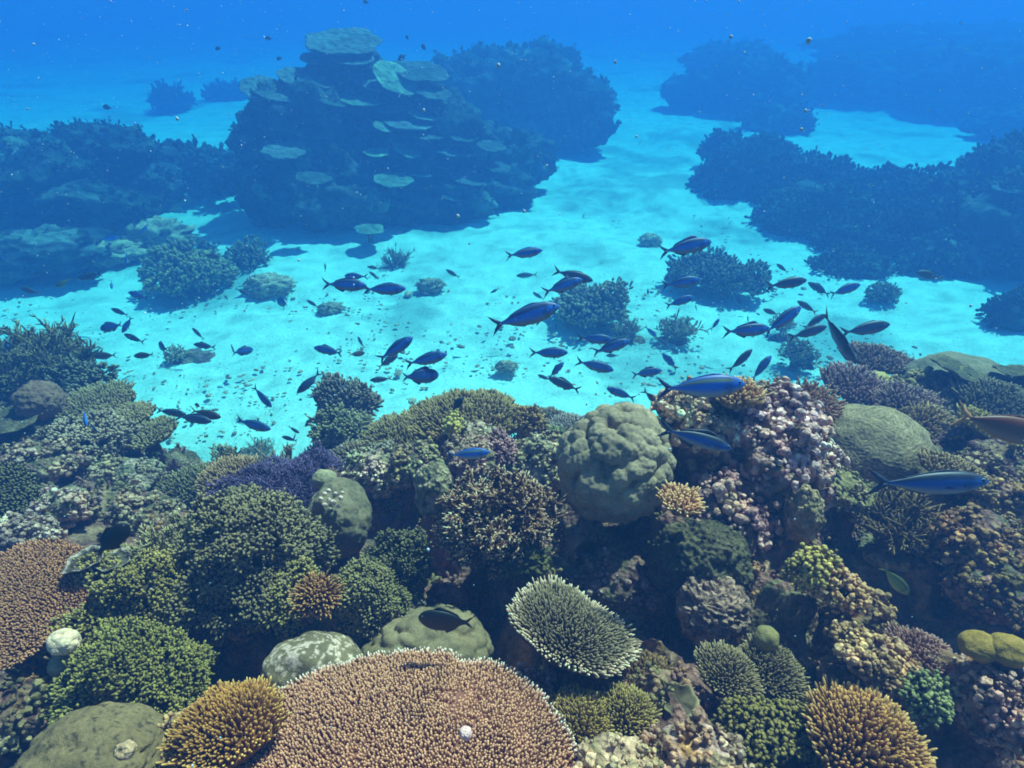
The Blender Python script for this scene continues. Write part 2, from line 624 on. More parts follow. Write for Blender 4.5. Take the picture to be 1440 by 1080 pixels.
def rock(label, px, py, D, rx, ry, seed=1, pal=None, deep=1.0, roll=0.0, knob=0.12, sub=6, nubs=0, nubcol=((0.3, 0.25, 0.25), (0.62, 0.58, 0.60)), nubr=0.006,
         nubmask=None, group=None, base=True, scale=9, name='reef_rock', rough=0.16):
    rng = np.random.default_rng(seed)
    P = at(px, py, D)
    a, c = rx * D / F_PX, ry * D / F_PX
    b = 0.5 * (a + c) * deep
    V, F = ico(sub)
    ax = np.array([a, b, c])
    S_ = V * ax
    d1, d2 = worley(S_ * 22 + seed * 3.3, seed)
    e1, e2 = worley(S_ * 9 + seed, seed + 3)
    def disp_of(v, s):
        p1, _ = worley(s * 22 + seed * 3.3, seed)
        q1, _ = worley(s * 9 + seed, seed + 3)
        return rough * fbm(v * 1.9 + seed, 5, seed, 0.6) + knob * (0.5 - p1) + knob * 1.3 * (0.5 - q1)
    W = V * (1 + disp_of(V, S_))[:, None] * ax
    cr, sr = math.cos(roll), math.sin(roll)
    rot = lambda w: np.stack([w[:, 0] * cr - w[:, 2] * sr, w[:, 1], w[:, 0] * sr + w[:, 2] * cr], -1) if roll else w
    C = rock_colors(S_ + seed, scale, seed, PALETTE_ROCK if pal is None else np.array(pal))
    mb = MB()
    mb.add(rot(W) + P, [F], C)
    if nubs:
        d = sphere_dirs(nubs, rng, -0.4)
        d = d[(d[:, 1] < 0.5)]
        d = d[nubmask(d)] if nubmask is not None else d[vnoise(d * 3.1 + seed, seed) > -0.15]
        s_ = d * ax
        B = d * (1 + disp_of(d, s_))[:, None] * ax
        nm = unit(d / ax)
        m = len(d)
        I = np.repeat(np.arange(m), 4)
        Bk = B[I] + rng.normal(0, nubr * 0.9, (len(I), 3))
        Dk = nm[I] + rng.normal(0, 0.5, (len(I), 3)) + np.array([0, 0, 0.3])
        tone = (1 + 0.5 * vnoise(B * 22, seed))[:, None]
        sz = np.exp(rng.normal(0, 0.5, m)).clip(0.3, 1.7)[I]
        hue = 1 + np.stack([0.20 * vnoise(B * 13, seed + 1), 0.08 * vnoise(B * 13, seed + 2), 0.22 * vnoise(B * 13, seed + 3)], -1)
        tone = tone * hue
        add_tubes(mb, rot(Bk) + P, rot(Dk), nubr * sz * (1.0 + 1.8 * rng.random(len(I))), nubr * sz * (0.6 + 0.8 * rng.random(len(I))), CLUB,
                  (np.asarray(nubcol[0])[None] * tone)[I], (np.asarray(nubcol[1])[None] * tone)[I], rng, k=(0.2, 0.8), sides=6)
    o = mb.build(name, M_ROCK, None, P - np.array([0, 0, c * 0.8]))
    tag(o, label, 'rock', group)
    if base:
        ctrl_at(P - np.array([0, -0.02, c * 0.6]))
    return o


def staghorn(name, label, cat, px, py, D, rx, ry, n, fl, fr, cb, ct, seed=1, up=0.8, levels=2, side=4, group=None, k=(0.55, 1.0), jit=0.3, flat=0.5, ctl=True, sides=5, tones=0.25):
    """open colony: leaning stems with side branches and twigs"""
    rng = np.random.default_rng(seed)
    P = at(px, py, D)
    a, c = rx * D / F_PX, ry * D / F_PX
    r, th = disc_points(n, rng)
    B = np.stack([r * np.cos(th) * a * 0.7, r * np.sin(th) * a * 0.55, -c * 0.5 + rng.random(n) * c * flat - c * flat * 0.6 * r], -1)
    Dr = np.stack([np.cos(th) * r, np.sin(th) * r * 0.8, up + 0 * r], -1) + rng.normal(0, jit, (n, 3))
    Dr = unit(Dr)
    L = fl * (0.6 + 0.6 * rng.random(n))
    mb = MB()
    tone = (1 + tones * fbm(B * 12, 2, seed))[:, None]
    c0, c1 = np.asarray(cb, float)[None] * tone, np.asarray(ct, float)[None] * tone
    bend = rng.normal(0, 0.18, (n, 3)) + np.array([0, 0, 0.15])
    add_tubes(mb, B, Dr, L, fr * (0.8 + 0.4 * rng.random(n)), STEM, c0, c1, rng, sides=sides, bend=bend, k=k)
    for lv in range(levels):
        I = np.repeat(np.arange(len(B)), side)
        s = 0.25 + 0.6 * rng.random(len(I))
        B2 = B[I] + Dr[I] * (L[I] * s)[:, None] + bend[I] * (L[I] * s * s)[:, None]
        D2 = unit(Dr[I] + rng.normal(0, 0.75, (len(I), 3)) + np.array([0, 0, 0.15]))
        L2 = L[I] * (0.35 + 0.3 * rng.random(len(I)))
        b2 = rng.normal(0, 0.15, (len(I), 3)) + np.array([0, 0, 0.1])
        fr = fr * 0.75
        c0, c1 = c0[I], c1[I]
        add_tubes(mb, B2, D2, L2, fr * (0.8 + 0.4 * rng.random(len(I))), STEM, c0, c1, rng, sides=sides, bend=b2, k=k)
        B, Dr, L, bend = B2, D2, L2, b2
        side = max(2, side - 1)
    V, F = ico(3)
    W = V * np.array([a * 0.62, a * 0.5, c * 0.42]) * (1 + 0.25 * fbm(V * 3 + seed, 3, seed))[:, None] - np.array([0, 0, c * 0.65])
    mb.add(W, [F], np.asarray(cb) * 0.6 * (1 + 0.3 * vnoise(W * 40, seed)[:, None]))
    mb.V = [x + P for x in mb.V]
    o = mb.build(name, M_CORAL, None, P - np.array([0, 0, c * 0.9]))
    tag(o, label, cat, group)
    if ctl:
        ctrl_at(P - np.array([0, -0.03, c * 0.85]))
    return o


def leaf_plate(name, label, cat, px, py, D, rx, ry, col, rimcol, seed=1, roll=0.0, cup=0.15, wav=0.08, parent=None, mat=None, stalk=0.4, P=None, R=None, frame=None, group=None, under=None):
    """thin wavy plate coral with a pale rim, on a short foot"""
    if P is None:
        P = at(px, py, D)
        R = rx * D / F_PX
        frame = view_frame(P, ry / rx, roll)
    u, v, nn = frame
    segs = 48
    a = np.arange(segs) * 2 * math.pi / segs
    ro = outline(a, seed, 0.09 if parent is None else 0.06)
    prof = [(0.02, 0)] + [(q, cup * q * q) for q in (0.2, 0.4, 0.6, 0.8, 0.93)] + [(1.0, cup * 0.99 + 0.01), (0.99, cup * 0.95 - 0.03)] + [(q, cup * q * q - 0.06 - 0.1 * (1 - q)) for q in (0.85, 0.6, 0.4)] + [(0.2, -0.25), (0.16, -stalk)]
    rings, cols = [], []
    rg = np.random.default_rng(seed)
    ph = rg.uniform(0, 6.28, 3)
    for j, (q, z) in enumerate(prof):
        rj = q * (ro if q > 0.3 else np.ones(segs))
        wz = wav * q * q * (np.sin(3 * a + ph[0]) + 0.6 * np.sin(5 * a + ph[1]) + 0.4 * np.sin(9 * a + ph[2]))
        p = u * (R * rj * np.cos(a))[:, None] + v * (R * rj * np.sin(a))[:, None] + nn * (R * (z + wz * (q > 0.25)))[:, None]
        p = p + nn * (0.03 * R * vnoise(p / R * 7 + seed, seed))[:, None]
        rings.append(p)
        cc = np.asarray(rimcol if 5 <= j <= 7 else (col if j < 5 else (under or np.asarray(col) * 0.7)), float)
        cols.append(np.tile(cc, (segs, 1)))
    V = np.concatenate(rings)
    C = np.concatenate(cols) * (1 + 0.25 * vnoise(V / R * 9, seed)[:, None])
    q4 = [[j * segs + i, (j + 1) * segs + i, (j + 1) * segs + (i + 1) % segs, j * segs + (i + 1) % segs] for j in range(len(prof) - 1) for i in range(segs)]
    mb = MB()
    mb.add(V + P, [np.array(q4)], C)
    if parent is not None:
        mb.V = [x - np.asarray(parent.location) for x in mb.V]
        o = mb.build(name, mat or M_SOFT, parent)
        if label:
            o['label'] = label
        return o
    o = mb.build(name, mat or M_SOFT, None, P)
    tag(o, label, cat, group)
    ctrl_at(P - nn * R * stalk * 0.7 - np.array([0, -0.02, R * 0.2]))
    return o

# ------------------------------------------------------------ seabed
def build_sand():
    nx, ny = 420, 460
    xs = np.linspace(-1, 1, nx)
    xs = np.sign(xs) * (np.abs(xs) * 9 + np.abs(xs) ** 4 * 61)
    ys = np.linspace(0, 1, ny)
    ys = -4 + ys * 22 + ys ** 5 * 100
    X, Y = np.meshgrid(xs, ys)
    P = np.stack([X, Y, X * 0], -1)
    Z = 0.10 * fbm(P * 0.35, 3, 4) + 0.035 * fbm(P * 1.9, 3, 9) + 0.010 * fbm(P * 9, 2, 17) + 0.007 * np.sin(Y * 24 + X * 5 + 4 * fbm(P * 0.8, 3, 57)) * sstep(-0.3, 0.5, fbm(P * 0.6, 2, 58))
    V = np.stack([X, Y, Z], -1).reshape(-1, 3)
    i = np.arange(nx * ny).reshape(ny, nx)
    Q = np.stack([i[:-1, :-1], i[:-1, 1:], i[1:, 1:], i[1:, :-1]], -1).reshape(-1, 4)
    # algae film and rubble dust in drifting patches
    k = sstep(0.15, 0.9, fbm(P * 0.9, 4, 31)).reshape(-1) * 0.85
    k2 = sstep(0.25, 0.8, fbm(P * np.array([5, 9, 1]), 3, 37)).reshape(-1) * 0.5
    C = mixc((0.64, 0.82, 0.68), (0.32, 0.45, 0.39), np.clip(k + k2, 0, 1))
    mb = MB()
    mb.add(V, [Q], C)
    o = mb.build('sand_seabed', M_SAND)
    tag(o, kind='structure')


build_sand()


def build_rubble():
    rng = np.random.default_rng(77)
    mb = MB()
    V, F = ico(2)
    n = 0
    heads = [(268, 405, 50), (292, 358, 20), (828, 448, 50), (878, 470, 28), (985, 405, 44), (1040, 414, 42), (953, 472, 30), (1122, 515, 28), (556, 376, 22), (606, 406, 30), (465, 438, 26), (378, 410, 40), (712, 518, 24), (215, 342, 60), (150, 362, 50), (470, 335, 120), (640, 320, 90), (1180, 390, 80), (365, 640, 22)]
    while n < 3900:
        px, py = rng.uniform(-60, 1500), 255 + 400 * rng.random() ** 0.8
        apron = n >= 3000
        if apron:
            hx, hy, hr = heads[n % len(heads)]
            px, py = hx + rng.normal(0, hr * 0.75), hy + rng.normal(0, hr * 0.22)
        p = on_sand(px, py)
        q = fbm(np.array([[p[0] * 1.3, p[1] * 1.3, 0]]), 3, 51)[0]
        if not apron and q < rng.uniform(-0.35, 0.75):
            continue
        r = 0.004 + 0.013 * rng.random() ** 3
        if rng.random() < 0.03:
            r *= 2.0
        sc = np.array([rng.uniform(0.8, 2.2), rng.uniform(0.8, 1.5), rng.uniform(0.35, 0.8)]) * r
        a = rng.uniform(0, 6.28)
        W = V * (1 + 0.35 * vnoise(V * 1.8 + n, n))[:, None] * sc
        W = np.stack([W[:, 0] * math.cos(a) - W[:, 1] * math.sin(a), W[:, 0] * math.sin(a) + W[:, 1] * math.cos(a), W[:, 2]], -1)
        g = rng.uniform(0.5, 1.3)
        mb.add(W + p + np.array([0, 0, 0.0]), [F], np.array([0.55, 0.54, 0.46]) * g)
        n += 1
    o = mb.build('coral_rubble', M_ROCK)
    tag(o, 'small grey bits of broken coral strewn over the pale sand', 'rubble', kind='stuff')


build_rubble()


# ------------------------------------------------------------ outcrops beyond the sand
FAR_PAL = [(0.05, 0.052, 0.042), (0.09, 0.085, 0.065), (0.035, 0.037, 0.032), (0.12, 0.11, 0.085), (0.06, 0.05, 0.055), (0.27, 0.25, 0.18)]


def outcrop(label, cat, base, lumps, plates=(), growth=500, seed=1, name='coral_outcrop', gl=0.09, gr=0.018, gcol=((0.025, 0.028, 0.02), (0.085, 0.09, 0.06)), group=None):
    rng = np.random.default_rng(seed)
    O = on_sand(*base)
    root = empty(name, O)
    mb = MB()
    GB, GD = [], []
    for k, (px, py, D, rx, ry, deep) in enumerate(lumps):
        P = at(px, py, D)
        a, c = rx * D / F_PX, ry * D / F_PX
        ax = np.array([a, 0.5 * (a + c) * deep, c])
        V, F = ico(5)
        def dsp(v):
            s = v * ax
            e1, _ = worley(s * 1.7 + k * 3.3 + seed, seed + k)
            f1, _ = worley(s * 4.5 + k * 3.3 + seed, seed + k + 5)
            led = ((P[2] + s[:, 2]) / 0.34 + 0.9 * fbm(s * 1.1 + seed, 3, seed)) % 1.0
            return 0.24 * fbm(v * 1.7 + k + seed, 5, seed + k, 0.62) + 0.22 * (0.5 - e1) + 0.13 * (0.5 - f1) + 0.10 * (led ** 2 - 0.4)
        W = V * (1 + dsp(V))[:, None] * ax
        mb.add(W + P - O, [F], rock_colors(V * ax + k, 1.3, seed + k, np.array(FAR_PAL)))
        m = int(growth * (a * c) / sum((l[3] * l[2] / F_PX) * (l[4] * l[2] / F_PX) for l in lumps))
        d = sphere_dirs(max(m, 4), rng, -0.3)
        GB.append(d * (1 + dsp(d))[:, None] * ax + P - O)
        GD.append(unit(d / ax))
    mb.build('rock', M_FAR, root)
    if growth:
        B, N = np.concatenate(GB), np.concatenate(GD)
        keep = fbm(B * 1.5, 2, seed + 3) > -0.35
        B, N = B[keep], N[keep]
        I = np.repeat(np.arange(len(B)), 7)
        gm = MB()
        Dk = N[I] + rng.normal(0, 0.7, (len(I), 3)) + np.array([0, 0, 0.4])
        sz = (0.5 + 1.0 * rng.random(len(B)))[I]
        tone = (1 + 0.75 * fbm(B * 1.6, 3, seed))[:, None].clip(0.25, 2.6)
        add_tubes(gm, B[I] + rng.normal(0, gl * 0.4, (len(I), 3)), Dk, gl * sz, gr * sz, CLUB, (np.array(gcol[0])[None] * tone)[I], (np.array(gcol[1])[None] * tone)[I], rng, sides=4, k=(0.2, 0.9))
        g = gm.build('coral_growth', M_FAR, root)
        tag(g, kind='stuff')
    for j, (px, py, D, rx, ry, col, roll) in enumerate(plates):
        P = at(px, py, D - 0.38)
        leaf_plate('plate_coral', None, None, px, py, D, rx, ry, col, np.asarray(col) * 1.2, seed=seed * 31 + j, roll=roll, cup=0.015, wav=0.012,
                   parent=root, mat=M_FAR, stalk=0.9, P=P, R=rx * D / F_PX, frame=view_frame(P, ry / rx, roll), under=(0.06, 0.06, 0.05))
    tag(root, label, cat, group)
    return root


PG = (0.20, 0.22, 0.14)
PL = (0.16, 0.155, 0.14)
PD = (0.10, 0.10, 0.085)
outcrop('big dark coral tower with pale plate corals on its top and right flank', 'coral outcrop', (470, 318),
        [(435, 215, 9.3, 88, 88, 1.0), (470, 272, 9.1, 100, 56, 1.0), (398, 158, 9.3, 44, 36, 1.0), (495, 135, 9.5, 62, 56, 1.0), (492, 92, 9.5, 40, 32, 1.0), (478, 62, 9.5, 26, 12, 1.0),
         (590, 215, 9.7, 95, 78, 1.0), (560, 130, 9.8, 60, 38, 1.0), (680, 225, 10.2, 75, 48, 1.0), (735, 225, 10.5, 48, 32, 1.0), (600, 285, 9.3, 85, 38, 0.8), (690, 270, 9.8, 60, 30, 0.8), (352, 190, 9.2, 18, 24, 1.0), (400, 270, 9.1, 60, 50, 1.0)],
        [(483, 58, 9.3, 52, 15, PL, 0.0), (446, 82, 9.2, 22, 8, PL, 0.1), (498, 82, 9.1, 28, 8, PL, 0), (556, 110, 9.1, 32, 17, (0.30, 0.33, 0.19), 0.45), (590, 100, 9.4, 40, 12, PD, 0.15), (425, 108, 9.1, 34, 11, PL, 0.12),
         (395, 128, 8.95, 36, 12, PL, 0.1), (366, 122, 8.9, 26, 14, PL, 0.0), (508, 142, 9.0, 26, 6, PG, 0.1), (470, 140, 8.9, 24, 8, PD, 0.2), (398, 213, 8.6, 27, 9, PL, 0.1), (530, 214, 8.9, 17, 6, (0.28, 0.34, 0.18), 0.05), (574, 208, 9.0, 21, 11, PG, 0.3),
         (632, 205, 9.3, 32, 13, PL, 0.2), (575, 172, 9.1, 34, 9, PL, 0.1), (600, 187, 9.1, 26, 8, PD, 0.15), (553, 252, 8.8, 26, 10, PG, 0.1), (520, 322, 8.5, 20, 7, PG, 0.05), (540, 178, 8.9, 15, 6, PG, 0.3), (660, 250, 9.3, 26, 9, PL, 0.1), (440, 250, 8.4, 22, 8, PD, 0.1)] + [(x, y, 8.95 + 0.0012 * (x - 400), w_, w_ * 0.34, c_, 0.15) for (x, y, w_, c_) in [(470, 165, 20, PD), (515, 178, 18, PD), (560, 195, 20, PL), (545, 150, 22, PD), (600, 160, 24, PL), (620, 230, 18, PD), (590, 240, 22, PL), (650, 190, 22, PD), (700, 235, 18, PD), (640, 275, 20, PD), (560, 285, 16, PG), (425, 180, 18, PD), (500, 250, 18, PD), (530, 120, 20, PL), (450, 115, 20, PD), (610, 130, 24, PD), (375, 150, 18, PL), (690, 205, 20, PD), (480, 205, 16, PD)]],
        growth=1500, seed=3, gl=0.045, gr=0.011)
outcrop('hazy blue coral ridge behind the big tower, reaching down to the sand channel', 'coral outcrop', (800, 205),
        [(650, 135, 13.0, 80, 50, 1.0), (740, 140, 13.5, 80, 62, 1.0), (800, 155, 13.2, 62, 50, 1.0), (770, 100, 14.5, 45, 36, 1.0), (830, 180, 12.8, 30, 28, 1.0), (700, 100, 14, 60, 30, 1.0)],
        growth=700, seed=5, gl=0.08, gr=0.022)
outcrop('long dark reef mound in the upper left with a rounded crest', 'coral outcrop', (120, 330),
        [(150, 228, 9.2, 78, 50, 1.0), (60, 262, 8.6, 100, 62, 1.0), (200, 268, 9.2, 55, 36, 0.9), (110, 295, 8.4, 95, 42, 0.9), (10, 215, 9.2, 60, 30, 1.0), (-60, 280, 8.4, 90, 80, 1.0)],
        [(40, 205, 8.9, 40, 12, PD, 0.0)],
        growth=900, seed=7, gl=0.06, gr=0.016)
outcrop('low tangle of bushy coral between the left mound and the big tower', 'coral outcrop', (270, 268),
        [(262, 240, 10.4, 48, 22, 1.0), (305, 245, 10.6, 26, 18, 1.0), (225, 250, 10.1, 30, 20, 1.0), (325, 262, 10, 18, 12, 1.0)], growth=500, seed=8, gl=0.14, gr=0.03)
outcrop('smooth grey green slab lying on the sand below the left mound', 'coral outcrop', (60, 385),
        [(50, 356, 7.5, 95, 30, 0.9), (-40, 365, 7.3, 80, 34, 0.9)], growth=60, seed=9, gl=0.04, gr=0.012)
outcrop('dark bushy thicket at the left end of the right hand ridge, beside the sand channel', 'coral outcrop', (1040, 305),
        [(1020, 270, 10.6, 38, 38, 1.0), (1060, 240, 11.4, 52, 40, 1.0), (1015, 215, 11.8, 24, 24, 1.0), (1075, 285, 10.4, 35, 26, 1.0)], growth=800, seed=11, gl=0.09, gr=0.02)
outcrop('broad dark coral ridge right of centre with bushy crest sloping to the sand', 'coral outcrop', (1170, 370),
        [(1130, 262, 10.2, 62, 38, 1.0), (1150, 305, 9.4, 75, 42, 1.0), (1205, 345, 8.7, 62, 40, 1.0), (1195, 385, 8.0, 50, 30, 1.0), (1230, 268, 9.8, 50, 26, 1.0), (1120, 320, 9.3, 42, 26, 1)],
        growth=1300, seed=12, gl=0.08, gr=0.018)
outcrop('dark reef wall filling the right edge above the sand', 'coral outcrop', (1380, 400),
        [(1310, 300, 8.9, 62, 46, 1.0), (1370, 335, 8.1, 80, 62, 1.0), (1440, 330, 7.7, 75, 80, 1.0), (1440, 250, 8.6, 80, 50, 1.0), (1390, 270, 8.9, 50, 38, 1.0), (1330, 370, 7.8, 50, 34, 1.0)],
        [(1432, 265, 7.8, 28, 6, PD, -0.1)], growth=1300, seed=13, gl=0.09, gr=0.022)
outcrop('low dark coral heads at the right edge where the far sand meets the near reef', 'coral outcrop', (1430, 470),
        [(1425, 445, 6.3, 32, 24, 1.0), (1455, 430, 6.5, 30, 26, 1)], growth=200, seed=14, gl=0.05, gr=0.013)
outcrop('faint blue reef shape high right of the sand channel', 'coral outcrop', (1040, 175),
        [(985, 130, 17.5, 50, 26, 1.0), (1060, 125, 17, 66, 40, 1.0), (1095, 170, 15, 46, 22, 1.0), (1030, 85, 20, 60, 20, 1.0)], growth=300, seed=15, gl=0.10, gr=0.03)
outcrop('faint blue reef ridge in the upper right corner', 'coral outcrop', (1330, 180),
        [(1240, 110, 19, 100, 34, 1.0), (1390, 120, 17, 110, 48, 1.0), (1330, 65, 23, 160, 26, 1.0), (1440, 175, 14, 70, 26, 1.0)], growth=300, seed=16, gl=0.10, gr=0.03)
outcrop('small rounded coral head alone on the far sand, upper left', 'coral outcrop', (240, 160), [(240, 140, 17.5, 24, 17, 1.0)], growth=110, seed=17, gl=0.12, gr=0.03)
outcrop('faint low coral head just left of the big tower', 'coral outcrop', (312, 148), [(316, 134, 19, 26, 11, 1.0)], growth=60, seed=18, gl=0.14, gr=0.035)


# ------------------------------------------------------------ coral heads standing on the open sand
def sand_head(label, px, py, rx, ry, seed, kind='bush', cb=(0.06, 0.07, 0.045), ct=(0.20, 0.22, 0.13), n=170, group=None, cat='coral'):
    p = on_sand(px, py + ry * 0.75)
    D = np.dot(p - CAM, AF)
    fl = 0.045 * (rx * D / F_PX) / 0.3
    cb, ct = np.asarray(cb) * 1.9, np.asarray(ct) * 1.7
    if kind == 'bush':
        return bush_coral('bushy_coral', label, cat, px, py, D, rx, ry, n, max(fl, 0.02) * 1.3, max(fl, 0.02) * 0.35, cb, ct, knobs=7, seed=seed, lump=0.4, zmin=-0.2, sides=4)
    if kind == 'stag':
        return staghorn('branching_coral', label, cat, px, py, D, rx, ry, 46, ry * D / F_PX * 1.25, 0.016 * rx * D / F_PX / 0.25, cb, ct, seed=seed, levels=2, side=4, sides=4)
    return massive('rubble_mound', label, 'rubble mound', px, py, D, rx, ry, cb, ct, seed=seed, amp=0.2, rough=0.35, sub=4, mat=M_ROCK, base=False)


sand_head('olive bushy coral head on the sand left of the big tower shadow', 268, 387, 42, 26, 21, cb=(0.10, 0.11, 0.05), ct=(0.26, 0.27, 0.13), n=240)
sand_head('small dark coral tuft just above the olive head', 292, 350, 14, 11, 22, n=60)
sand_head('dark low coral clump in the shade at the foot of the big tower', 352, 363, 30, 17, 23, n=90)
sand_head('wide grey rubble mound in front of the left reef mound', 215, 330, 48, 20, 24, 'mound', cb=(0.22, 0.23, 0.16), ct=(0.42, 0.42, 0.33))
sand_head('flat pale rubble patch left of the olive coral head', 150, 355, 42, 14, 25, 'mound', cb=(0.24, 0.25, 0.18), ct=(0.45, 0.44, 0.34))
sand_head('round leafy coral head in the middle of the sand behind the large fish', 828, 430, 40, 25, 26, cb=(0.09, 0.10, 0.07), ct=(0.26, 0.28, 0.19), n=260)
sand_head('small tuft of coral against the right side of the round leafy head', 878, 464, 20, 10, 27, 'stag', cb=(0.14, 0.15, 0.10), ct=(0.34, 0.34, 0.24))
sand_head('dark spiky coral cluster on the sand below the channel, left lobe', 985, 390, 36, 24, 28, cb=(0.06, 0.07, 0.055), ct=(0.17, 0.19, 0.13), n=200)
sand_head('dark spiky coral cluster on the sand below the channel, right lobe', 1040, 400, 34, 20, 29, cb=(0.06, 0.07, 0.055), ct=(0.17, 0.19, 0.13), n=160)
sand_head('dark coral tuft just beneath the left spiky lobe', 1000, 372, 20, 16, 30, cb=(0.07, 0.08, 0.06), ct=(0.18, 0.20, 0.14), n=70)
sand_head('open pale branching coral on the sand right of the centre', 953, 462, 24, 15, 31, 'stag', cb=(0.2, 0.2, 0.14), ct=(0.4, 0.4, 0.3))
sand_head('dark feathery coral bush on the sand left of the rock pinnacle fish', 1122, 502, 20, 20, 32, cb=(0.10, 0.11, 0.07), ct=(0.24, 0.25, 0.16), n=120)
sand_head('tiny pointed coral tuft on the sand under the big tower', 556, 366, 12, 13, 33, 'stag', cb=(0.12, 0.13, 0.09), ct=(0.26, 0.27, 0.2))
sand_head('low grey coral patch on the sand in the middle distance', 606, 401, 17, 8, 34, 'mound', cb=(0.2, 0.21, 0.15), ct=(0.36, 0.36, 0.28))
sand_head('low grey coral patch on the sand under the two leading fish', 465, 434, 16, 7, 35, 'mound', cb=(0.2, 0.21, 0.15), ct=(0.36, 0.36, 0.28))
sand_head('pale rubble patch on the sand at the edge of the tower shadow', 378, 402, 30, 14, 36, 'mound', cb=(0.26, 0.27, 0.2), ct=(0.48, 0.47, 0.38))
sand_head('small pale coral knot on the sand near the upright blue fish pair', 249, 501, 14, 8, 37, cb=(0.18, 0.20, 0.14), ct=(0.38, 0.38, 0.28), n=60)
sand_head('grey branching tuft on the sand behind the tan coral', 365, 632, 13, 11, 38, 'stag', cb=(0.2, 0.22, 0.16), ct=(0.42, 0.42, 0.33))
sand_head('small coral lump on the sand below the resting line of fish', 712, 515, 14, 6, 39, 'mound', cb=(0.2, 0.21, 0.15), ct=(0.34, 0.35, 0.26))
sand_head('small dark coral clump at the lower end of the right ridge', 1240, 415, 22, 14, 40, cb=(0.08, 0.09, 0.06), ct=(0.2, 0.22, 0.15), n=90)
sand_head('pale open coral sprig on the sand below the dark spiky cluster', 1100, 455, 14, 10, 41, 'stag', cb=(0.2, 0.2, 0.15), ct=(0.4, 0.4, 0.3))
sand_head('round pale head near the top of the open sand', 915, 338, 14, 8, 42, 'mound', cb=(0.28, 0.3, 0.22), ct=(0.45, 0.45, 0.36))

# ------------------------------------------------------------ near reef: foreground colonies
TAN_B, TAN_T = (0.22, 0.115, 0.075), (0.60, 0.40, 0.25)
finger_coral('table_coral', 'huge round pinkish tan table coral with white rim at the bottom of the picture', 'coral', 524, 1176, 1.05, 322, 286, 15000,
             0.0104, 0.0029, (0.22, 0.125, 0.10), (0.76, 0.58, 0.42), rim=(1.5, 1.4, 1.5), rimr=(0.95, 0.99), dome=0.10, spread=0.75, notch=[(0.72, 0.10, 0.07)], seed=2, stalk=0.9, k=(0.6, 1.0), amp=0.02, jit=0.10)
finger_coral('branching_coral', 'golden brown spiky coral touching the left rim of the huge table coral', 'coral', 318, 1022, 1.20, 70, 58, 1000,
             0.019, 0.0031, (0.21, 0.125, 0.04), (0.52, 0.40, 0.13), rim=(0.9, 0.82, 0.3), dome=0.55, spread=1.1, seed=3, k=(0.6, 1.0))
massive('massive_coral', 'smooth grey green boulder coral with white blotches behind the huge table coral', 'coral', 440, 946, 1.50, 68, 50, (0.13, 0.15, 0.10), (0.22, 0.24, 0.16), freq=1.2, amp=0.05,
        seed=4, tint=((0.62, 0.66, 0.68), 0.50), sub=6)
massive('massive_coral', 'lumpy pale green boulder coral right behind the rim of the huge table coral', 'coral', 602, 928, 1.60, 86, 58, (0.16, 0.18, 0.12), (0.28, 0.30, 0.20), freq=4.6, amp=0.17,
        seed=5, sub=6)
massive('leather_coral', 'smooth olive mound in the bottom left corner', 'coral', 130, 1066, 1.22, 92, 42, (0.15, 0.15, 0.09), (0.22, 0.22, 0.13), freq=2.2, amp=0.16, seed=6, deep=1.1, rough=0.03, tint=((0.07, 0.07, 0.05), 0.75))
rock('small cream and grey knobbly rock lying on the olive disc', 176, 1055, 1.10, 15, 10, seed=61, pal=[(0.5, 0.48, 0.36), (0.65, 0.62, 0.5)], sub=4, base=False)
finger_coral('table_coral', 'flat reddish brown table coral cut by the left edge', 'coral', 22, 846, 1.55, 98, 72, 3200, 0.011, 0.0032, (0.19, 0.11, 0.07), (0.50, 0.35, 0.22),
             dome=0.06, spread=0.6, roll=-0.15, seed=7, amp=0.05, k=(0.55, 1), jit=0.10)
staghorn('branching_coral', 'small brown branching coral below the reddish brown table coral', 'coral', 45, 935, 1.5, 34, 18, 26, 0.035, 0.006, (0.17, 0.11, 0.05), (0.42, 0.32, 0.16), seed=8, levels=1)
massive('sponge', 'white lumpy sponge standing on a grey stalk at the lower left', 'sponge', 90, 903, 1.42, 20, 17, (0.66, 0.70, 0.60), (0.85, 0.86, 0.74), freq=1.6, amp=0.25, seed=9, sub=5, deep=0.9)
massive('sponge', 'grey green stalk like sponge under the white lumpy sponge', 'sponge', 88, 938, 1.44, 17, 22, (0.22, 0.28, 0.22), (0.34, 0.42, 0.33), freq=1.4, amp=0.12, seed=10, sub=5, deep=0.9)
GB_, GT_ = (0.06, 0.065, 0.04), (0.30, 0.33, 0.20)
bush_coral('bushy_coral', 'large dark green leafy coral bush in front of the purple coral', 'coral', 345, 795, 1.78, 96, 82, 2300, 0.018, 0.0040, GB_, (0.27, 0.31, 0.20), knobs=6, seed=11, lump=0.34)
bush_coral('bushy_coral', 'green leafy coral shoulder low on the right of the large green bush', 'coral', 400, 845, 1.70, 48, 36, 620, 0.016, 0.0038, GB_, (0.42, 0.48, 0.20), knobs=6, seed=12, lump=0.3)
bush_coral('bushy_coral', 'olive leafy coral bush right of the reddish brown table coral', 'coral', 188, 852, 1.62, 84, 54, 1500, 0.015, 0.0034, (0.07, 0.085, 0.035), (0.34, 0.38, 0.15), knobs=6, seed=13, lump=0.34)
bush_coral('bushy_coral', 'dark green rounded bush low on the left above the olive disc', 'coral', 188, 965, 1.42, 92, 58, 1700, 0.0135, 0.0030, (0.06, 0.08, 0.03), (0.31, 0.38, 0.13), knobs=6, seed=14, lump=0.3)
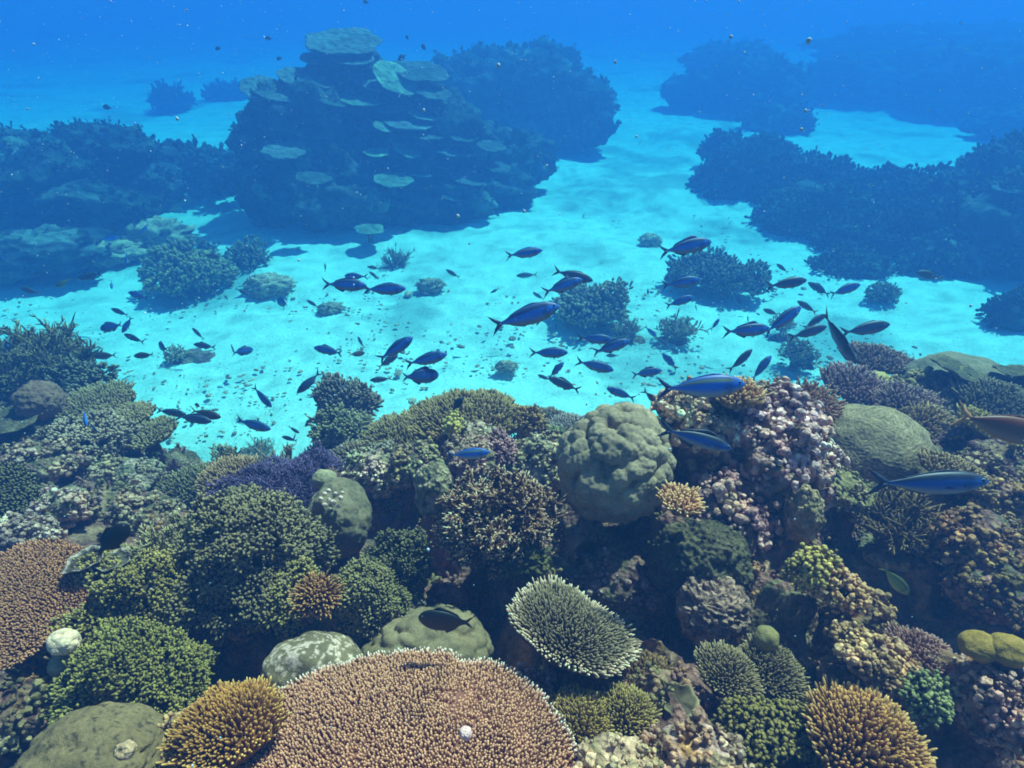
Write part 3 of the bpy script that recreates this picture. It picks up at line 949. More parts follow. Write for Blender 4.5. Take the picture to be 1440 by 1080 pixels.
bush_coral('bushy_coral', 'green leafy coral bush right of the small tan tuft', 'coral', 512, 848, 1.70, 54, 44, 900, 0.0135, 0.0031, (0.06, 0.08, 0.045), (0.30, 0.36, 0.19), knobs=6, seed=15, lump=0.3)
bush_coral('bushy_coral', 'shaded grey green leafy bush at the mouth of the dark hollow', 'coral', 560, 800, 1.85, 42, 40, 600, 0.0145, 0.0034, (0.05, 0.065, 0.045), (0.20, 0.25, 0.14), knobs=8, seed=16, lump=0.3)
finger_coral('branching_coral', 'small tan tuft of fine branches between two green bushes', 'coral', 446, 838, 1.58, 27, 33, 260, 0.020, 0.0032, (0.22, 0.15, 0.06), (0.55, 0.42, 0.20), dome=0.7, spread=1.1, seed=17)
staghorn('soft_coral', 'pale greenish white feathery soft coral left of the large green bush', 'soft coral', 232, 782, 1.70, 30, 42, 60, 0.07, 0.006, (0.25, 0.32, 0.18), (0.70, 0.80, 0.55), seed=18, levels=2, side=5)
staghorn('soft_coral', 'small pale tuft of soft coral on the upper left of the large green bush', 'soft coral', 275, 742, 1.85, 22, 18, 30, 0.05, 0.005, (0.25, 0.30, 0.20), (0.62, 0.70, 0.52), seed=19, levels=2, side=4)
leaf_plate('cup_coral', 'pale rimmed cup shaped coral under the black fish', 'coral', 122, 792, 1.60, 25, 13, (0.09, 0.10, 0.10), (0.42, 0.48, 0.50), seed=20, cup=0.35, wav=0.05, roll=-0.1, mat=M_ROCK)
leaf_plate('cup_coral', 'right hand cup coral with pale rim, by the tail of the black fish', 'coral', 160, 793, 1.62, 24, 12, (0.10, 0.12, 0.11), (0.34, 0.40, 0.38), seed=21, cup=0.3, wav=0.06, roll=0.2, mat=M_ROCK)

# purple mound and neighbours
PB, PT = (0.085, 0.075, 0.20), (0.25, 0.22, 0.56)
for (lb, px, py, D, rx, ry, n, sd_) in [('long purple blue fuzzy coral mound behind the large green bush', 385, 705, 2.35, 80, 46, 900, 22),
                                        ('smaller purple blue coral mound at the upper right end of the purple patch', 445, 664, 2.55, 38, 22, 360, 23),
                                        ('little violet coral fringe beside the white spotted boulder', 424, 748, 2.05, 16, 22, 140, 24)]:
    bush_coral('fuzzy_coral', lb, 'coral', px, py, D, rx, ry, n, 0.015, 0.0024, PB, PT if sd_ != 24 else (0.38, 0.22, 0.75), knobs=8, seed=sd_, lump=0.25, prof=FINGER, core=(0.04, 0.03, 0.09), spread=0.6, k=(0.5, 1.0), lumpf=1.5)
finger_coral('branching_coral', 'pale tan rounded coral at the edge of the sand, left of the purple mound', 'coral', 327, 674, 2.65, 42, 32, 620, 0.030, 0.0045, (0.20, 0.17, 0.09), (0.62, 0.52, 0.32), dome=0.45, spread=1.0, seed=25, jit=0.25)
finger_coral('branching_coral', 'dull olive coral beside the pale tan coral', 'coral', 262, 684, 2.65, 40, 26, 480, 0.026, 0.0045, (0.10, 0.12, 0.07), (0.34, 0.37, 0.22), dome=0.4, spread=1.0, seed=26, jit=0.25)
staghorn('branching_coral', 'tiny olive branching coral poking above the pale tan coral onto the sand', 'coral', 317, 642, 2.95, 16, 7, 24, 0.05, 0.006, (0.15, 0.17, 0.10), (0.42, 0.45, 0.28), seed=27, levels=1)
staghorn('branching_coral', 'fan of grey fingers rising behind the purple mound against the sand', 'coral', 396, 655, 2.7, 24, 14, 36, 0.07, 0.006, (0.2, 0.22, 0.17), (0.55, 0.56, 0.46), seed=28, levels=1)
massive('massive_coral', 'grey green boulder coral with a cluster of white spots left of centre', 'coral', 478, 728, 2.0, 43, 50, (0.12, 0.15, 0.12), (0.24, 0.27, 0.20), freq=2.0, amp=0.12, seed=29, deep=1.0, rough=0.03)
massive('massive_coral', 'small rounded pale green coral on top left of the white spotted boulder', 'coral', 456, 674, 2.15, 17, 13, (0.24, 0.30, 0.22), (0.40, 0.46, 0.34), freq=1.5, amp=0.08, seed=30, sub=5)


def white_spots():
    P0 = at(478, 728, 2.0)
    rng = np.random.default_rng(5)
    mb = MB()
    V, F = ico(3)
    for (px, py) in [(455, 695), (463, 690), (472, 694), (461, 703), (469, 706), (478, 700), (456, 710), (465, 715), (475, 712), (480, 693), (450, 702)]:
        P = at(px + rng.uniform(-2, 2), py, 1.86 + 0.02 * rng.random())
        r = rng.uniform(2.6, 4.4) * 1.9 / F_PX
        mb.add(V * (1 + 0.2 * vnoise(V * 2 + px, px))[:, None] * r * np.array([1, 0.8, 1]) + P, [F], (0.72, 0.78, 0.80))
    o = mb.build('white_polyp', M_SOFT, None, at(468, 702, 1.9))
    tag(o, 'cluster of round white polyps on the upper face of the grey green boulder', 'polyps', kind='stuff')


white_spots()

# centre
finger_coral('table_coral', 'wide olive green table coral on the crest in the centre, a dark fish over it', 'coral', 655, 588, 2.65, 82, 40, 1500, 0.034, 0.0058, (0.13, 0.13, 0.06), (0.44, 0.44, 0.23),
             dome=0.30, spread=1.0, seed=31, jit=0.20, k=(0.5, 1.0))
finger_coral('table_coral', 'lower olive green table coral joined to the left side of the wide one', 'coral', 567, 612, 2.55, 50, 30, 800, 0.034, 0.0052, (0.12, 0.13, 0.07), (0.40, 0.42, 0.24), dome=0.28, spread=1.0, seed=32, jit=0.2)
bush_coral('bushy_coral', 'grey bushy coral on the sand behind the crest, left of the green table coral', 'coral', 492, 570, 3.5, 42, 22, 330, 0.035, 0.007, (0.13, 0.14, 0.12), (0.36, 0.37, 0.32), knobs=7, seed=33, lump=0.3)
bush_coral('bushy_coral', 'dull green bush below the grey bushy coral', 'coral', 485, 608, 3.1, 44, 24, 260, 0.03, 0.007, (0.12, 0.16, 0.10), (0.34, 0.40, 0.26), knobs=7, seed=34, lump=0.3)
finger_coral('branching_coral', 'greyish tan fine branched coral left of the pale rock', 'coral', 500, 640, 2.7, 34, 18, 320, 0.026, 0.0045, (0.15, 0.15, 0.10), (0.42, 0.41, 0.30), dome=0.35, spread=1.0, seed=35, jit=0.25)
PALE = [(0.30, 0.34, 0.26), (0.42, 0.44, 0.36), (0.22, 0.27, 0.20), (0.50, 0.50, 0.44), (0.30, 0.30, 0.26)]
rock('pale green crusted rock with white top, left of the blue fish', 530, 662, 2.35, 40, 34, seed=36, pal=PALE, nubs=500, nubcol=((0.25, 0.29, 0.2), (0.60, 0.64, 0.52)), nubr=0.006)
rock('mottled rock directly left of the bright blue fish', 585, 655, 2.3, 34, 32, seed=37, nubs=400, nubcol=((0.16, 0.18, 0.1), (0.45, 0.47, 0.30)), nubr=0.006)
rock('purple tinged rock under and right of the bright blue fish', 665, 650, 2.35, 44, 34, seed=38, pal=[(0.22, 0.16, 0.20), (0.34, 0.26, 0.30), (0.24, 0.26, 0.18), (0.40, 0.38, 0.34)], nubs=300, nubcol=((0.24, 0.2, 0.2), (0.5, 0.46, 0.44)), nubr=0.006)
bush_coral('bushy_coral', 'small dark mauve knob of coral right of the bright blue fish', 'coral', 707, 636, 2.35, 18, 20, 120, 0.018, 0.005, (0.12, 0.07, 0.10), (0.42, 0.32, 0.38), knobs=6, seed=39)
rock('pale leafy rock on the crest below the green table coral', 668, 612, 2.45, 28, 16, seed=40, pal=PALE, nubs=120, nubcol=((0.3, 0.34, 0.24), (0.5, 0.54, 0.4)))
bush_coral('sponge', 'upright yellow green sponge tuft in front of the green table coral', 'sponge', 637, 603, 2.38, 8, 16, 40, 0.016, 0.006, (0.35, 0.42, 0.10), (0.62, 0.72, 0.28), knobs=5, seed=41, core=(0.3, 0.35, 0.1))
rock('broad pale green rubble slope between the brown coral and the lobed boulder coral', 775, 648, 2.35, 52, 34, seed=42, pal=PALE, nubs=500, nubcol=((0.24, 0.29, 0.2), (0.5, 0.55, 0.42)), nubr=0.006)
bush_coral('bushy_coral', 'small ochre bush right of the green table coral', 'coral', 742, 600, 2.6, 20, 14, 90, 0.022, 0.006, (0.20, 0.17, 0.06), (0.50, 0.44, 0.20), knobs=6, seed=43)
finger_coral('table_coral', 'grey table coral on the crest right of the green one', 'coral', 768, 590, 3.0, 38, 17, 420, 0.024, 0.005, (0.12, 0.13, 0.11), (0.34, 0.35, 0.30), dome=0.25, spread=0.9, seed=44)
finger_coral('table_coral', 'pale bluish fine branched coral beside the lobed boulder coral', 'coral', 802, 600, 2.8, 28, 18, 420, 0.022, 0.004, (0.20, 0.24, 0.28), (0.52, 0.60, 0.66), dome=0.3, spread=0.9, seed=45)
bush_coral('bushy_coral', 'dark green bush in front of the grey table coral', 'coral', 765, 617, 2.65, 24, 18, 130, 0.02, 0.005, (0.07, 0.12, 0.06), (0.24, 0.34, 0.18), knobs=7, seed=46)
staghorn('branching_coral', 'wide brown thicket of stubby branches in the centre above the dark hollow', 'coral', 702, 714, 1.74, 98, 68, 400, 0.052, 0.0066, (0.12, 0.085, 0.055), (0.85, 0.82, 0.66), seed=47,
         up=0.35, levels=2, side=4, jit=0.35, flat=1.1, tones=0.5)
massive('massive_coral', 'large olive grey boulder coral covered in rounded lobes, right of centre', 'coral', 866, 650, 1.88, 78, 76, (0.21, 0.25, 0.20), (0.37, 0.42, 0.34), freq=4.3, amp=0.20, seed=48, deep=1.0, sub=7, fine=0.03, sharp=0.8)
massive('sponge', 'dull green mossy sponge under the brown thicket', 'sponge', 735, 784, 1.72, 38, 27, (0.07, 0.10, 0.04), (0.15, 0.19, 0.08), freq=5, amp=0.12, seed=49, rough=0.14, mat=M_ROCK)
finger_coral('table_coral', 'spiky pale edged table coral jutting over the dark hollow', 'coral', 806, 880, 1.42, 86, 53, 1800, 0.020, 0.0030, (0.075, 0.08, 0.055), (0.30, 0.34, 0.25), rim=(1.1, 1.2, 1.05), rimr=(0.80, 0.96), dome=0.16, spread=1.25, roll=0.32,
             notch=[(1.2, 0.5, 0.22)], seed=50, k=(0.5, 1.0), jit=0.14, amp=0.04)
finger_coral('table_coral', 'small golden table coral like a shelf below the lobed boulder coral', 'coral', 957, 703, 1.62, 27, 18, 210, 0.017, 0.0040, (0.34, 0.24, 0.10), (0.80, 0.70, 0.45), dome=0.2, spread=1.0, roll=0.15, seed=51)

# the pinnacle
PIN = [(0.15, 0.12, 0.14), (0.26, 0.21, 0.24), (0.36, 0.30, 0.32), (0.18, 0.18, 0.13), (0.12, 0.10, 0.11), (0.32, 0.30, 0.22)]
rock('tall knobbly rock pinnacle right of centre crusted with white and lilac knobs', 1070, 655, 2.0, 80, 106, seed=52, pal=PIN, deep=0.9, nubs=900, nubcol=((0.20, 0.14, 0.15), (0.74, 0.66, 0.72)), nubr=0.0090,
     nubmask=lambda d: (d[:, 0] + 0.6 * d[:, 2] + 0.9 * vnoise(d * 9, 3) > 0.22), knob=0.2, rough=0.2, sub=7)
rock('shaded brown left shoulder of the pinnacle behind the lower blue fish', 985, 620, 1.98, 52, 66, seed=53, pal=PIN, nubs=300, nubcol=((0.2, 0.17, 0.15), (0.55, 0.52, 0.42)), nubr=0.008,
     nubmask=lambda d: d[:, 2] > 0.35, knob=0.2)
rock('cream knobbly crust on the top left of the pinnacle', 960, 570, 1.92, 34, 20, seed=54, pal=PALE, nubs=260, nubcol=((0.3, 0.28, 0.2), (0.72, 0.70, 0.58)), nubr=0.007, base=False)
rock('dull purple lower flank of the pinnacle', 1010, 720, 1.88, 72, 62, seed=55, pal=[(0.13, 0.10, 0.13), (0.20, 0.15, 0.20), (0.12, 0.12, 0.09), (0.24, 0.18, 0.2)], knob=0.16, nubs=420, nubr=0.008, nubcol=((0.15, 0.11, 0.12), (0.46, 0.38, 0.40)))
finger_coral('branching_coral', 'cream fingered coral on the top of the pinnacle under the large blue fish', 'coral', 1035, 552, 1.86, 34, 20, 260, 0.024, 0.0045, (0.28, 0.24, 0.12), (0.72, 0.66, 0.42), dome=0.4, spread=1.0, seed=56, jit=0.25)
finger_coral('table_coral', 'reddish tan table coral behind the right side of the pinnacle', 'coral', 1145, 572, 2.3, 34, 30, 420, 0.028, 0.005, (0.24, 0.17, 0.12), (0.52, 0.42, 0.30), dome=0.15, spread=1.0, roll=0.5, seed=57, jit=0.2)
rock('pale green draped rock low on the right side of the pinnacle', 1128, 726, 1.78, 25, 44, seed=58, pal=[(0.30, 0.32, 0.20), (0.42, 0.43, 0.30), (0.22, 0.22, 0.14)], knob=0.08, rough=0.14)
rock('mossy green ledge running down right from the pinnacle', 1185, 690, 1.95, 60, 20, seed=59, pal=[(0.16, 0.20, 0.10), (0.24, 0.28, 0.15), (0.34, 0.36, 0.24)], roll=-0.35, knob=0.1, nubs=240, nubcol=((0.16, 0.2, 0.1), (0.36, 0.40, 0.26)), nubr=0.004)
leaf_plate('plate_coral', 'small pink fan shaped plate on the right side of the pinnacle', 'coral', 1120, 660, 1.80, 10, 7, (0.55, 0.40, 0.34), (0.75, 0.6, 0.52), seed=60, roll=0.2)
massive('massive_coral', 'dark green crusting coral with fine pimples under the pinnacle', 'coral', 985, 788, 1.72, 66, 56, (0.06, 0.075, 0.05), (0.12, 0.14, 0.09), freq=6, amp=0.07, seed=62, fine=0.05, rough=0.10, mat=M_ROCK)
massive('ridged_coral', 'whitish coral with winding ridges below the dark green crust', 'coral', 1002, 856, 1.62, 48, 46, (0.20, 0.17, 0.16), (0.50, 0.46, 0.42), freq=3.0, amp=0.16, seed=63, groove=(15, 0.035), rough=0.09, mat=M_ROCK)
massive('brain_coral', 'big domed grey green brain coral with fine wavy grooves on the right', 'coral', 1222, 648, 2.32, 88, 72, (0.30, 0.31, 0.21), (0.36, 0.37, 0.26), freq=1.0, amp=0.06, seed=64, groove=(54, 0.007), sub=7, deep=1.05)

# right side
finger_coral('table_coral', 'greyish mauve flat table coral on the sand edge under the upright dark fish', 'coral', 1232, 503, 3.3, 42, 17, 560, 0.030, 0.0058, (0.17, 0.14, 0.13), (0.46, 0.40, 0.36), dome=0.25, spread=0.9, seed=65, jit=0.25)
finger_coral('branching_coral', 'lilac grey branching coral in front of the mauve table coral', 'coral', 1212, 545, 2.9, 52, 24, 560, 0.036, 0.0055, (0.20, 0.16, 0.18), (0.54, 0.46, 0.50), dome=0.3, spread=1.1, roll=0.2, seed=66, jit=0.3)
finger_coral('branching_coral', 'lilac grey branching coral above the brain coral, right of the first lilac one', 'coral', 1272, 565, 2.75, 42, 24, 420, 0.034, 0.0055, (0.18, 0.15, 0.15), (0.48, 0.42, 0.42), dome=0.35, spread=1.1, seed=67, jit=0.3)
massive('leather_coral', 'yellow folded leather coral between the two lilac corals', 'coral', 1235, 533, 2.95, 18, 8, (0.42, 0.42, 0.14), (0.6, 0.58, 0.25), freq=2.5, amp=0.25, seed=68, sub=5)
rock('dull green lumpy rock right of the yellow leather coral', 1290, 545, 2.95, 26, 16, seed=69, pal=[(0.16, 0.19, 0.10), (0.28, 0.30, 0.16)], nubs=120, nubcol=((0.2, 0.22, 0.1), (0.42, 0.42, 0.22)), nubr=0.01)
massive('leather_coral', 'large smooth grey green mound with folded crest at the right edge of the sand', 'coral', 1355, 552, 3.1, 82, 48, (0.18, 0.21, 0.16), (0.28, 0.31, 0.23), freq=1.3, amp=0.08, seed=70, rough=0.02)
for (lb, px, py, rx, ry, rl, sd_) in [('upper yellow green folded ridge on the smooth grey mound', 1350, 520, 40, 8, 0.16, 71), ('middle green folded ridge on the smooth grey mound', 1388, 534, 38, 7, 0.22, 72), ('green folded flap at the far right above the near reef', 1434, 522, 30, 7, -0.15, 73)]:
    leaf_plate('leather_coral', lb, 'coral', px, py, 2.85, rx, ry, (0.12, 0.14, 0.08), (0.19, 0.21, 0.12), seed=sd_, roll=rl, wav=0.05, cup=0.03, mat=M_ROCK)
finger_coral('branching_coral', 'grey green fine branched coral at the right edge below the smooth mound', 'coral', 1402, 562, 2.7, 52, 26, 620, 0.024, 0.0048, (0.14, 0.16, 0.11), (0.38, 0.40, 0.28), dome=0.35, spread=1.0, seed=74, jit=0.25)
finger_coral('branching_coral', 'dull yellow branching coral right of the brain coral', 'coral', 1312, 598, 2.5, 34, 22, 340, 0.028, 0.005, (0.20, 0.19, 0.09), (0.52, 0.48, 0.26), dome=0.35, spread=1.1, roll=0.4, seed=75, jit=0.25)
finger_coral('table_coral', 'bright yellow green table coral behind the reddish fish', 'coral', 1395, 600, 2.3, 46, 13, 420, 0.018, 0.004, (0.26, 0.28, 0.07), (0.62, 0.62, 0.24), dome=0.2, spread=0.9, seed=76, roll=0.15)
finger_coral('table_coral', 'olive table coral behind the back of the large dark fish', 'coral', 1345, 664, 2.0, 46, 17, 420, 0.020, 0.0045, (0.18, 0.17, 0.09), (0.48, 0.46, 0.28), dome=0.3, spread=0.9, seed=77, roll=0.1)
staghorn('branching_coral', 'spray of long olive fingers below the large dark fish', 'coral', 1278, 736, 1.85, 56, 38, 90, 0.085, 0.006, (0.13, 0.12, 0.06), (0.42, 0.40, 0.24), seed=78, up=0.7, levels=2, side=3, jit=0.3)
rock('brown rock shelf under the tail of the reddish fish', 1410, 650, 2.15, 50, 26, seed=79, nubs=200, nubcol=((0.2, 0.18, 0.1), (0.42, 0.4, 0.25)))
rock('mottled rock at the right edge level with the large dark fish', 1425, 705, 1.95, 50, 30, seed=80, nubs=220, nubcol=((0.16, 0.12, 0.07), (0.42, 0.32, 0.18)))
rock('long brown encrusted rock shelf on the right, its left end catching the light', 1380, 765, 1.8, 70, 40, seed=81, roll=-0.3, nubs=420, nubcol=((0.15, 0.10, 0.06), (0.40, 0.29, 0.16)), nubr=0.006)
rock('dark rock under the long shelf at the right edge', 1400, 830, 1.7, 58, 38, seed=82, nubs=200, nubcol=((0.10, 0.08, 0.04), (0.26, 0.20, 0.09)), nubr=0.006)
rock('shaded rock with a pale green crust near the middle right', 1255, 782, 1.9, 36, 13, seed=83, pal=[(0.2, 0.25, 0.17), (0.36, 0.4, 0.28)])
bush_coral('knob_coral', 'bright yellow green knobbed coral on the ledge right of the ridged coral', 'coral', 1143, 802, 1.52, 22, 15, 60, 0.014, 0.0065, (0.18, 0.20, 0.05), (0.50, 0.54, 0.20), knobs=5, seed=84)
bush_coral('knob_coral', 'ochre and white knobbed coral just right of the yellow green one', 'coral', 1176, 828, 1.52, 28, 20, 90, 0.014, 0.0060, (0.26, 0.20, 0.08), (0.66, 0.56, 0.34), knobs=5, seed=85)
rock('dark green rock lump below the ochre knobbed coral', 1205, 868, 1.6, 42, 34, seed=86, pal=[(0.10, 0.12, 0.06), (0.18, 0.2, 0.1), (0.26, 0.22, 0.14)], nubs=150, nubcol=((0.12, 0.12, 0.06), (0.34, 0.32, 0.18)))
rock('sloping pinkish rock ridge running down right across the lower right', 1235, 930, 1.42, 78, 24, seed=87, roll=-0.55, pal=[(0.24, 0.2, 0.16), (0.38, 0.32, 0.28), (0.3, 0.26, 0.14), (0.44, 0.38, 0.4)], nubs=460, nubcol=((0.20, 0.15, 0.09), (0.52, 0.42, 0.26)), nubr=0.005)
finger_coral('branching_coral', 'small green round bushy coral in the lower right, left of its twin', 'coral', 1024, 948, 1.40, 44, 35, 800, 0.016, 0.0028, (0.10, 0.11, 0.06), (0.36, 0.39, 0.26), rim=(0.5, 0.56, 0.4), dome=0.5, spread=1.1, seed=88, roll=0.2)
finger_coral('branching_coral', 'green bushy coral joined on the right of its small round twin', 'coral', 1090, 945, 1.45, 48, 34, 850, 0.016, 0.0028, (0.10, 0.11, 0.06), (0.32, 0.35, 0.23), rim=(0.46, 0.5, 0.35), dome=0.45, spread=1.1, seed=89, roll=0.35)
massive('sea_squirt', 'smooth round green ball standing behind the twin bushy corals', 'sea squirt', 1077, 898, 1.46, 17, 18, (0.20, 0.24, 0.11), (0.27, 0.31, 0.15), freq=0.8, amp=0.02, seed=90, sub=4)
finger_coral('branching_coral', 'yellow green spiky coral right of the huge table coral', 'coral', 812, 1018, 1.28, 50, 48, 950, 0.019, 0.0029, (0.14, 0.14, 0.045), (0.44, 0.46, 0.18), rim=(0.72, 0.76, 0.34), dome=0.6, spread=1.15, seed=91)
finger_coral('branching_coral', 'second yellow green spiky coral, smaller, right of the first', 'coral', 882, 1002, 1.30, 36, 32, 560, 0.019, 0.0028, (0.13, 0.13, 0.045), (0.40, 0.43, 0.18), rim=(0.66, 0.7, 0.32), dome=0.6, spread=1.15, seed=92)
finger_coral('branching_coral', 'shaded brown spiky coral behind the small yellow green one', 'coral', 905, 962, 1.45, 48, 42, 480, 0.022, 0.0040, (0.10, 0.08, 0.04), (0.26, 0.22, 0.11), dome=0.4, spread=1.0, seed=93)
leaf_plate('plate_coral', 'dark upright leaf coral with a pale edge beside the shaded brown coral', 'coral', 955, 985, 1.32, 24, 44, (0.11, 0.12, 0.08), (0.30, 0.33, 0.22), seed=94, roll=0.3, wav=0.12, cup=0.1)
rock('pale tan encrusted rock at the bottom edge between yellow green and olive corals', 975, 1070, 1.16, 62, 36, seed=95, pal=[(0.36, 0.32, 0.2), (0.52, 0.46, 0.34), (0.3, 0.3, 0.22), (0.46, 0.42, 0.44), (0.5, 0.38, 0.2)], nubs=200, nubcol=((0.35, 0.3, 0.2), (0.62, 0.56, 0.42)))
rock('whitish rock at the bottom edge beside the huge table coral', 870, 1082, 1.14, 62, 30, seed=96, pal=[(0.36, 0.36, 0.26), (0.55, 0.52, 0.42), (0.3, 0.32, 0.22), (0.5, 0.5, 0.48)], nubs=160, nubcol=((0.35, 0.33, 0.2), (0.66, 0.62, 0.5)))
bush_coral('bushy_coral', 'tight dark olive coral mound at the bottom, left of the golden spiky coral', 'coral', 1085, 1040, 1.24, 66, 38, 420, 0.010, 0.0042, (0.08, 0.09, 0.03), (0.24, 0.27, 0.10), knobs=5, seed=97, lump=0.12)
finger_coral('branching_coral', 'golden yellow tipped spiky coral at the bottom right', 'coral', 1222, 1052, 1.16, 84, 72, 1000, 0.022, 0.0038, (0.17, 0.11, 0.06), (0.56, 0.44, 0.17), rim=(0.85, 0.76, 0.36), dome=0.55, spread=1.1, seed=98, roll=0.15)
finger_coral('branching_coral', 'mauve grey fine spiked coral left of the yellow lumps', 'coral', 1296, 928, 1.45, 46, 40, 620, 0.020, 0.0036, (0.16, 0.12, 0.13), (0.42, 0.34, 0.34), dome=0.5, spread=1.1, seed=99)
rock('big purple and white crusted rock in the lower right corner', 1400, 985, 1.35, 66, 66, seed=100, pal=[(0.16, 0.11, 0.13), (0.28, 0.21, 0.23), (0.22, 0.16, 0.10), (0.38, 0.33, 0.30), (0.14, 0.10, 0.11)], nubs=420, nubcol=((0.22, 0.15, 0.16), (0.58, 0.48, 0.44)), nubr=0.005)
massive('massive_coral', 'left one of two mustard yellow lumps above the purple rock', 'coral', 1377, 908, 1.32, 26, 18, (0.24, 0.22, 0.05), (0.34, 0.30, 0.08), freq=0.8, amp=0.03, seed=101, sub=5)
massive('massive_coral', 'right one of two mustard yellow lumps above the purple rock', 'coral', 1418, 914, 1.30, 27, 20, (0.24, 0.22, 0.05), (0.34, 0.30, 0.08), freq=0.8, amp=0.03, seed=102, sub=5)
bush_coral('bushy_coral', 'small bright green coral tuft under the mauve spiked coral', 'coral', 1308, 982, 1.33, 24, 20, 80, 0.014, 0.0048, (0.08, 0.14, 0.06), (0.26, 0.38, 0.20), knobs=6, seed=103)
rock('dark rock wall in the hollow left of the pinnacle foot', 880, 830, 1.85, 66, 56, seed=104, pal=[(0.13, 0.12, 0.11), (0.20, 0.16, 0.17), (0.16, 0.18, 0.12), (0.26, 0.2, 0.22)], knob=0.14, nubs=200, nubcol=((0.12, 0.12, 0.1), (0.34, 0.3, 0.3)))
rock('reddish rock lump in the hollow behind the black fish tail', 625, 842, 1.9, 26, 22, seed=105, pal=[(0.26, 0.15, 0.15), (0.36, 0.2, 0.2)], knob=0.1)
rock('grey rock column under the left end of the brown thicket', 610, 690, 2.0, 26, 40, seed=106, pal=PALE, knob=0.08)
rock('pinkish knobbly rock between huge table coral and yellow green coral', 745, 965, 1.5, 32, 20, seed=107, pal=[(0.34, 0.2, 0.18), (0.28, 0.22, 0.18), (0.4, 0.3, 0.26)], nubs=120)
rock('pale green rock right beside the rim of the huge table coral', 735, 1015, 1.32, 30, 34, seed=108, pal=PALE, nubs=160, nubcol=((0.25, 0.28, 0.16), (0.5, 0.52, 0.36)))
rock('grey boulder under the white spotted boulder', 500, 785, 2.1, 40, 22, seed=109, pal=[(0.16, 0.16, 0.14), (0.26, 0.2, 0.2)], nubs=100)
rock('lower left brown rock with orange rim below the dark bush', 260, 1040, 1.3, 26, 36, seed=110, nubs=160, nubcol=((0.2, 0.18, 0.1), (0.46, 0.42, 0.26)))
bush_coral('bushy_coral', 'pink tipped knobby coral in the dark hollow under the large green bush', 'coral', 335, 868, 1.7, 26, 20, 90, 0.016, 0.005, (0.16, 0.11, 0.12), (0.5, 0.42, 0.42), knobs=6, seed=111)

# left slope
staghorn('branching_coral', 'large dark green thicket of thin branches at the left edge against the sand', 'coral', 50, 510, 3.7, 76, 36, 190, 0.16, 0.010, (0.14, 0.16, 0.08), (0.44, 0.46, 0.24), seed=112, up=1.0, levels=2, side=5, jit=0.35)
bush_coral('bushy_coral', 'dull dark mound between the thicket and the pale tables on the left', 'coral', 110, 535, 3.6, 34, 22, 130, 0.03, 0.009, (0.09, 0.11, 0.08), (0.22, 0.26, 0.18), knobs=6, seed=113)
finger_coral('table_coral', 'upper pale olive table coral on the left, reaching over the sand', 'coral', 138, 562, 3.15, 48, 22, 620, 0.022, 0.0062, (0.19, 0.19, 0.11), (0.38, 0.38, 0.23), dome=0.10, spread=0.8, seed=114, roll=0.05, notch=[(0.1, 0.2, 0.15)])
finger_coral('table_coral', 'middle pale olive table coral on the left, just below the upper one', 'coral', 182, 583, 2.95, 32, 14, 380, 0.020, 0.006, (0.20, 0.20, 0.11), (0.40, 0.40, 0.24), dome=0.1, spread=0.8, seed=115)
finger_coral('table_coral', 'lowest pale olive table coral of the left steps, beside the sand', 'coral', 207, 608, 2.85, 36, 18, 420, 0.020, 0.0056, (0.17, 0.18, 0.10), (0.38, 0.40, 0.24), dome=0.12, spread=0.8, seed=116)
massive('massive_coral', 'rounded mauve brown coral head near the left edge', 'coral', 55, 565, 3.0, 30, 28, (0.20, 0.15, 0.13), (0.30, 0.25, 0.20), freq=2, amp=0.08, seed=117, rough=0.05)
bush_coral('bushy_coral', 'grey green rounded coral head crossed by the upright blue fish on the left', 'coral', 125, 622, 2.75, 48, 32, 420, 0.022, 0.0058, (0.11, 0.12, 0.09), (0.44, 0.46, 0.38), knobs=7, seed=118, lump=0.2)
leaf_plate('plate_coral', 'dark olive plate coral at the left edge below the mauve head', 'coral', 5, 592, 2.9, 46, 18, (0.12, 0.12, 0.08), (0.17, 0.17, 0.11), seed=119, wav=0.03, cup=0.02, mat=M_ROCK)
finger_coral('table_coral', 'dark green table coral at the left edge above the reddish brown one', 'coral', 2, 694, 2.1, 44, 42, 520, 0.014, 0.0048, (0.08, 0.10, 0.06), (0.20, 0.24, 0.14), dome=0.1, spread=0.6, seed=120)
rock('mottled orange tipped rock on the left slope under the grey green head', 60, 650, 2.6, 56, 24, seed=121, nubs=300, nubcol=((0.2, 0.16, 0.12), (0.5, 0.44, 0.34)), nubr=0.007)
rock('rounded pale rock in the middle of the left slope', 92, 712, 2.15, 34, 24, seed=122, pal=PALE, nubs=160)
rock('flat pale green rock beside the sand edge on the left', 170, 668, 2.65, 50, 20, seed=123, pal=PALE, nubs=260, nubcol=((0.2, 0.25, 0.18), (0.42, 0.46, 0.36)))
rock('low mottled rock above the pale feathery soft coral', 205, 722, 2.15, 40, 24, seed=124, nubs=260, nubcol=((0.16, 0.18, 0.14), (0.42, 0.42, 0.34)))
rock('purple grey rock at the left edge level with the black fish', 35, 752, 2.0, 44, 22, seed=125, pal=[(0.2, 0.18, 0.2), (0.3, 0.28, 0.26), (0.22, 0.25, 0.18)], nubs=220)
rock('dark lump of rock under the reddish brown table coral', 35, 1000, 1.4, 50, 34, seed=126, nubs=120, nubcol=((0.12, 0.12, 0.08), (0.3, 0.3, 0.18)))


